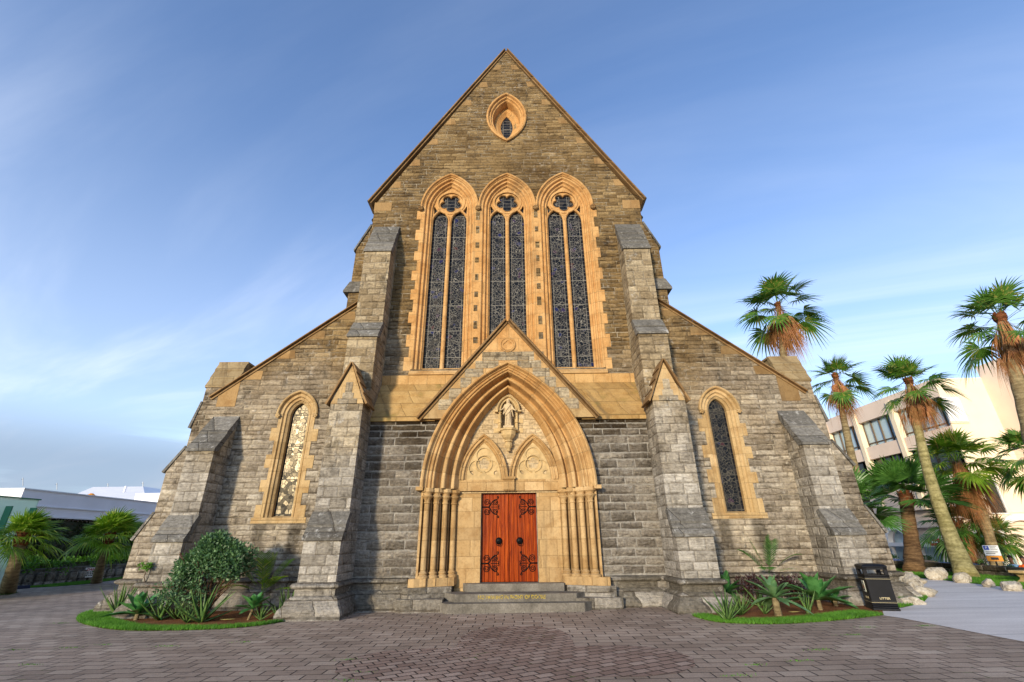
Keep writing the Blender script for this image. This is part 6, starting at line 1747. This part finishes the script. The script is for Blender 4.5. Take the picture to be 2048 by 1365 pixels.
def person(x, y, rz, label, top_mat, hair_len, hat=False, low=0.0, lean=.0):
    root = empty('person', (x, y, STREET_Z - low), rz, label, 'person')
    mb = MB()
    mb.rings([ell((0, 0, z), a, b) for z, a, b in ((.86, .165, .12), (.95, .17, .125), (1.05, .15, .11), (1.18, .165, .118), (1.32, .185, .115), (1.40, .165, .095), (1.45, .075, .07), (1.52, .058, .060), (1.56, .060, .064))])
    mb.rings([ell((0, dy, z), a, b) for z, a, b, dy in ((1.53, .035, .04, -.02), (1.56, .058, .075, -.015), (1.62, .070, .088, -.008), (1.68, .076, .096, 0), (1.73, .073, .092, .004), (1.77, .05, .066, .006), (1.785, .015, .02, .006))])
    mb.tube([(0, -.085, 1.68), (0, -.115, 1.645), (0, -.09, 1.635)], [.008, .014, .010], 6)
    for s in (-1, 1):
        mb.tube([(s * .078, .0, 1.62), (s * .085, .005, 1.665), (s * .078, .01, 1.68)], [.010, .017, .010], 6)
        mb.tube([(s * .15, 0, 1.385), (s * .205, .01, 1.34), (s * .235, .02, 1.10), (s * .225, -.07, .88)], [.055, .056, .044, .028], 10)
        hand(mb, (s * .225, -.07, .885), (0, -.25, -1), (-s * .2, -1, 0.1))
        mb.tube([(s * .085, 0, .92), (s * .10, -.01, .5), (s * .10, .02, .09)], [.095, .062, .040], 10)
        mb.tube([(s * .10, .06, .045), (s * .105, -.05, .045), (s * .11, -.15, .03)], [.042, .042, .028], 8)
    def pick(c):
        if c.z < .08: return 3
        if c.z < .90 and abs(c.x) < .19 : return 2
        if c.z < 1.44 and not (abs(c.x) > .19 and c.z < .93): return 1
        return 0
    remeshed('body', mb, .012, [M['skin'], top_mat, M['dark_cloth'], M['black']], pick, root)
    mb = MB()
    for s in (-1, 1): mb.lathe([(.0, -.009), (.008, -.004), (.008, .004), (0, .009)], (s * .030, -.092, 1.685), 8)
    mb.build('eyes', M['black'], root)
    mb = MB(); mb.box(-.022, .022, -.094, -.084, 1.602, 1.608); mb.build('mouth', M['tail'], root)
    mb = MB()
    mb.rings([ell((0, .012, z), a, b) for z, a, b in ((1.66 - hair_len, .080, .075), (1.68, .084, .098), (1.73, .084, .104), (1.775, .066, .082), (1.80, .03, .04))])
    mb.v = [(a, b + max(0, (1.72 - c)) * .55, c) for a, b, c in mb.v]
    mb.build('hair', M['hair'], root, True)
    if hat:
        mb = MB(); mb.lathe([(.095, 1.735), (.10, 1.75), (.09, 1.80), (.05, 1.83), (.0, 1.835)], (0, .004, 0), 16); mb.build('cap', M['dark_cloth'], root, True)
    return root
person(24.0, 24.5, R(-60), 'person in a light blue denim jacket and dark cap walking past the arch', M['denim'], .02, True)
person(24.1, 24.02, R(-70), 'person in a bright orange shirt at the right edge of the frame', M['orange_cloth'], .03)
person(22.1, 24.0, R(-60), 'dark-haired person in pale aqua, only the head above the garden wall', M['aqua_cloth'], .10, False, .27)

# ------------------------------------------------------------------ left background
vw = empty('boundary_wall', (-23.3, 27, 0), 0, 'low dark wall of upright mossy slabs under the bright hedge', 'wall')
mb = MB(); mb.box(-.25, .12, -14, 16, -.5, .52); mb.build('wall_body', M['grave'], vw)
mb = MB(); mb.box(-.3, .18, -14, 16, .522, .58); mb.build('coping', M['grave'], vw)
y = -13.8; rn = random.Random(9)
k = 0
while y < 15 and k < 46:
    w_ = rn.uniform(.34, .46); mb = MB()
    pts = [(0, -.4), (w_, -.4), (w_, .26)] + [(w_ / 2 + w_ / 2 * math.cos(PI * i / 6), .26 + .14 * math.sin(PI * i / 6)) for i in range(1, 6)] + [(0, .26)]
    for j in range(1): mb.rings([[(.122, y + a, b) for a, b in pts], [(.24, y + a, b) for a, b in pts]])
    mb.build('slab', M['lav'] if rn.random() < .0 else M['plinth'], vw); y += w_ + rn.uniform(.14, .26); k += 1
hd = empty('hedge', (-23.4, 27, .58), 0, 'bright green leafy hedge along the top of the slab wall', 'hedge')
mb = MB(); rn = random.Random(21)
mb.box(-.5, .1, -13.5, 15.5, 0, .22); mb.build('branches', M['ivy'], hd)
mb = MB()
for k in range(330): leaf_cloud(mb, (rn.uniform(-.6, .32), rn.uniform(-13.5, 15.5), rn.uniform(.0, .42) - .25 * (rn.random() < .2)), (.24, .24, .16), 30, .13, .045, rn, .2, .5)
mb.build('foliage', M['hedge'], hd)
iv = empty('tall_hedge', (-26.2, 30, -.2), 0, 'tall dark clipped hedge filling the space below the white building', 'hedge')
mb = MB(); mb.box(-1.2, -.15, -5.5, 16, 0, 3.1); mb.build('branches', M['ivy'], iv)
mb = MB()
for k in range(620): leaf_cloud(mb, (rn.uniform(-.25, .05), rn.uniform(-5.5, 16), rn.uniform(.1, 3.1)), (.2, .32, .30), 26, .16, .05, rn, .2, .2)
mb.build('foliage', M['ivy'], iv)
# white building
wb = empty('white_building', (-26, 26, -.3), 0, 'low white building with a long lilac-shaded fascia and white stepped roofs', 'building')
def wbox(mb, x0, x1, y0, y1, z0, z1): mb.box(x0 + 26, x1 + 26, y0 - 26, y1 - 26, z0 + .3, z1 + .3)
mb = MB(); wbox(mb, -46, -26.9, 26.0, 60, -.3, 3.15); mb.build('wall', M['lav'], wb)
mb = MB(); wbox(mb, -46, -26.0, 25.2, 62, 3.08, 4.36); mb.build('fascia', M['lav'], wb)
mb = MB(); wbox(mb, -46, -25.93, 25.15, 62, 3.545, 3.60); wbox(mb, -46, -25.95, 25.17, 62, 3.02, 3.10); wbox(mb, -46, -25.94, 25.14, 62, 4.36, 4.42); mb.build('fascia_line', M['white'], wb)
mb = MB()
a, b = at(133, 984, 44), at(310, 992, 44)
q0, q1 = at(186, 974, 50), at(286, 974, 50)
def wl(v): return (v.x + 26, v.y - 26, v.z + .3)
base = [(-41.5, 42, 4.4), (-31.8, 42, 4.4), (-31.8, 64, 4.4), (-41.5, 64, 4.4)]
tz = at(230, 974, 52).z
topq = [(at(186, 974, 52).x, 52, tz), (at(286, 974, 52).x, 52, tz), (at(286, 974, 52).x, 60, tz), (at(186, 974, 52).x, 60, tz)]
mb.rings([[wl(Vector(p)) for p in base], [wl(Vector(p)) for p in topq]]); mb.build('roof', M['white'], wb)
mb = MB()
p0, p1 = at(272, 987, 44), at(325, 987, 44)
mb.add([wl(Vector((p0.x, 44, 4.4))), wl(Vector((p1.x + 3, 44, 4.4))), wl(Vector((p1.x + 3, 44, p0.z))), wl(Vector((p0.x, 44, p0.z))), wl(Vector((p0.x, 47, 4.4))), wl(Vector((p1.x + 3, 47, 4.4))), wl(Vector((p1.x + 3, 47, p0.z))), wl(Vector((p0.x, 47, p0.z)))], [(0, 1, 2, 3), (3, 2, 6, 7), (0, 3, 7, 4), (1, 5, 6, 2)]); mb.build('roof_block', M['lav'], wb)
mb = MB()
for px, py, pz in ((46, 972, 956), (114, 980, 966), (216, 975, 967), (286, 974, 964)):
    t_ = at(px, py, 46); u_ = at(px, pz, 46); mb.tube([wl(t_) , wl(u_)], .025, 5); mb.tube([wl(u_ + Vector((-.12, 0, -.15))), wl(u_ + Vector((.12, 0, -.15)))], .015, 4)
mb.build('antenna', M['steel'], wb)
mb = MB(); p = at(248, 985, 44); mb.tube([wl(p), wl(p + Vector((.02, 0, .55)))], .09, 8); mb.build('vent_pipe', M['white'], wb)
mb = MB(); p = at(182, 992, 42); mb.lathe([(0.0, 0), (.3, .05), (.3, .3), (.1, .45)], wl(p - Vector((0, 0, .25))), 10); mb.build('orange_vent', M['orange'], wb)
# aqua glazed screen at the left edge
gl_ = empty('glass_screen', (-22.2, 19, 0), 0, 'aqua glazed screen with dark green fins at the left edge behind the palms', 'screen')
mb = MB(); mb.box(-.03, .0, -8, 3.4, -.3, 3.55); mb.box(-3, -.031, 3.37, 3.4, -.3, 3.55); mb.build('glazing', M['aqua'], gl_)
mb = MB(); mb.box(-.06, .05, -8.1, 3.45, 3.552, 3.60); mb.build('top_rail', M['fin'], gl_)
for yy in (3.15, 2.05, .95, -.15, -1.25):
    mb = MB(); mb.box(.002, .28, yy - .03, yy + .03, .6, 3.2); mb.build('fin', M['fin'], gl_)
# danger sign, lamp post and kerb stop
ds = empty('danger_sign', onx(187, 1144, -22.96), R(70), 'white danger notice with red heading fixed to the slab wall behind the palm', 'sign')
mb = MB(); mb.box(-.42, .42, -.015, .015, -.26, .22); bo = mb.build('board', M['white_enamel'], ds)
text('lettering', 'DANGER', .17, M['red'], bo, Matrix.Translation((0, -.017, .115)) @ Matrix.Rotation(PI / 2, 4, 'X'), .002, 1.0, .004)
mb = MB()
for k in range(3):
    x = -.33
    while x < .3:
        w_ = rn.uniform(.04, .13); mb.box(x, min(.34, x + w_), -.019, -.015, -.03 - .085 * k, .02 - .085 * k); x += w_ + .03
mb.build('text_lines', M['black'], bo)
lp = gnd(122, 1162); pz = onx(128, 1100, lp.x).z
po = empty('post', (lp.x + .9, lp.y - 1.2, gz(lp.x)), 0, 'thin dark green metal post in front of the slab wall', 'post')
mb = MB(); mb.tube([(0, 0, -.05), (0, 0, 1.35)], .055, 10); mb.build('shaft', M['green_paint'], po)
mb = MB(); mb.lathe([(.055, 1.35), (.075, 1.37), (.075, 1.44), (.03, 1.48), (0, 1.485)], (0, 0, 0), 12); mb.lathe([(.10, 0), (.10, .04), (.06, .07)], (0, 0, 0), 12); mb.build('cap', M['green_paint'], po)
p0, p1 = gnd(-30, 1184), gnd(57, 1177)
dv = (p1 - p0); ks = empty('parking_stop', (p0 + p1) / 2, math.atan2(dv.y, dv.x), 'long dark navy parking stop lying by the left palm', 'parking stop')
mb = MB(); l_ = dv.length / 2; mb.prism_x([(-.09, 0), (.09, 0), (.06, .13), (-.06, .13)], -l_, l_); bevel(mb.build('beam', M['navy'], ks), .015)
mb = MB()
for s in (-1, 1): mb.lathe([(.03, .12), (.03, .14), (0, .145)], (s * l_ * .7, 0, 0), 8)
mb.build('bolt', M['steel'], ks)

# ------------------------------------------------------------------ carved figure in the niche
fz = 4.79
fy = YW + TY - .13
fg = empty('statue', (X0, fy, fz), 0, 'small carved stone figure in robes with open arms in the niche above the doors', 'statue')
mb = MB(); S_ = .90 / 1.75
n = 28
rg = []
for z, a, b, fold, ph in ((.0, .20, .17, .12, 0), (.10, .21, .175, .13, .2), (.35, .20, .165, .12, .5), (.65, .19, .155, .10, .9), (.90, .195, .15, .08, 1.3), (1.05, .18, .14, .06, 1.6), (1.22, .20, .14, .04, 1.9), (1.36, .205, .125, .03, 2.1), (1.43, .15, .10, .0, 0), (1.46, .065, .065, 0, 0), (1.52, .055, .058, 0, 0)):
    rg.append([(a * (1 + fold * math.sin(7 * t + ph)) * math.cos(t), b * (1 + fold * math.sin(7 * t + ph)) * math.sin(t), z) for t in [2 * PI * k / n for k in range(n)]])
mb.rings(rg)
mb.rings([ell((0, dy - .01, z), a, b) for z, a, b, dy in ((1.47, .04, .04, -.035), (1.50, .058, .07, -.025), (1.56, .068, .085, -.012), (1.62, .074, .09, 0), (1.68, .07, .085, .006), (1.73, .045, .06, .008), (1.75, .01, .015, .008))])
mb.tube([(0, -.08, 1.63), (0, -.112, 1.585), (0, -.085, 1.575)], [.008, .015, .010], 6)
for s in (-1, 1):
    mb.tube([(s * .07, .03, 1.68), (s * .085, .03, 1.58), (s * .08, .02, 1.46), (s * .07, 0, 1.42)], [.03, .036, .034, .02], 8)       # hair to the shoulders
    wr = Vector((s * .36, -.20, 1.02 if s < 0 else .99))
    mb.tube([(s * .17, 0, 1.36), (s * .235, -.02, 1.20), (s * .27, -.06, 1.12), tuple(wr)], [.07, .075, .07, .045], 10)
    mb.rings([[(s * .20 + s * .10 * t + .035 * math.cos(q), -.03 - .08 * t + .05 * math.sin(q), 1.15 - (.42 + .15 * (s > 0)) * t + .02 * math.sin(2 * q)) for q in [2 * PI * k / 10 for k in range(10)]] for t in (0, .35, .7, 1.0)])
    hand(mb, wr, (s * .55, -.55, -.45), (0, -.4, 1), 1.1)
# sash falling across the body and the hanging mantle
mb.tube([(.17, -.06, 1.38), (.05, -.15, 1.22), (-.10, -.17, 1.02), (-.19, -.12, .86), (-.20, -.05, .80)], [.03, .035, .04, .04, .03], 8)
mb.tube([(.16, -.10, 1.05), (.05, -.175, .86), (-.12, -.185, .70), (-.20, -.12, .62)], [.03, .03, .03, .025], 8)
for k in range(5): mb.tube([(-.15 + .075 * k, -.17 + .012 * abs(k - 2), .08), (-.13 + .06 * k, -.175, .45), (-.10 + .05 * k, -.165, .85)], [.018, .016, .010], 6)
for s in (-1, 1): mb.tube([(s * .07, -.12, .02), (s * .075, -.22, .015)], [.04, .03], 8)
mb.v = [(a * S_, b * S_, c * S_ + .055) for a, b, c in mb.v]
o = remeshed('figure', mb, .0075, [M['statue']], None, fg)
mb = MB(); mb.rings([[(a * .16, b * .13, z) for a, b in ((-1, -1), (1, -1), (1, 1), (-1, 1))] for z in (0, .06)]); bevel(mb.build('pedestal', M['statue'], fg), .006)
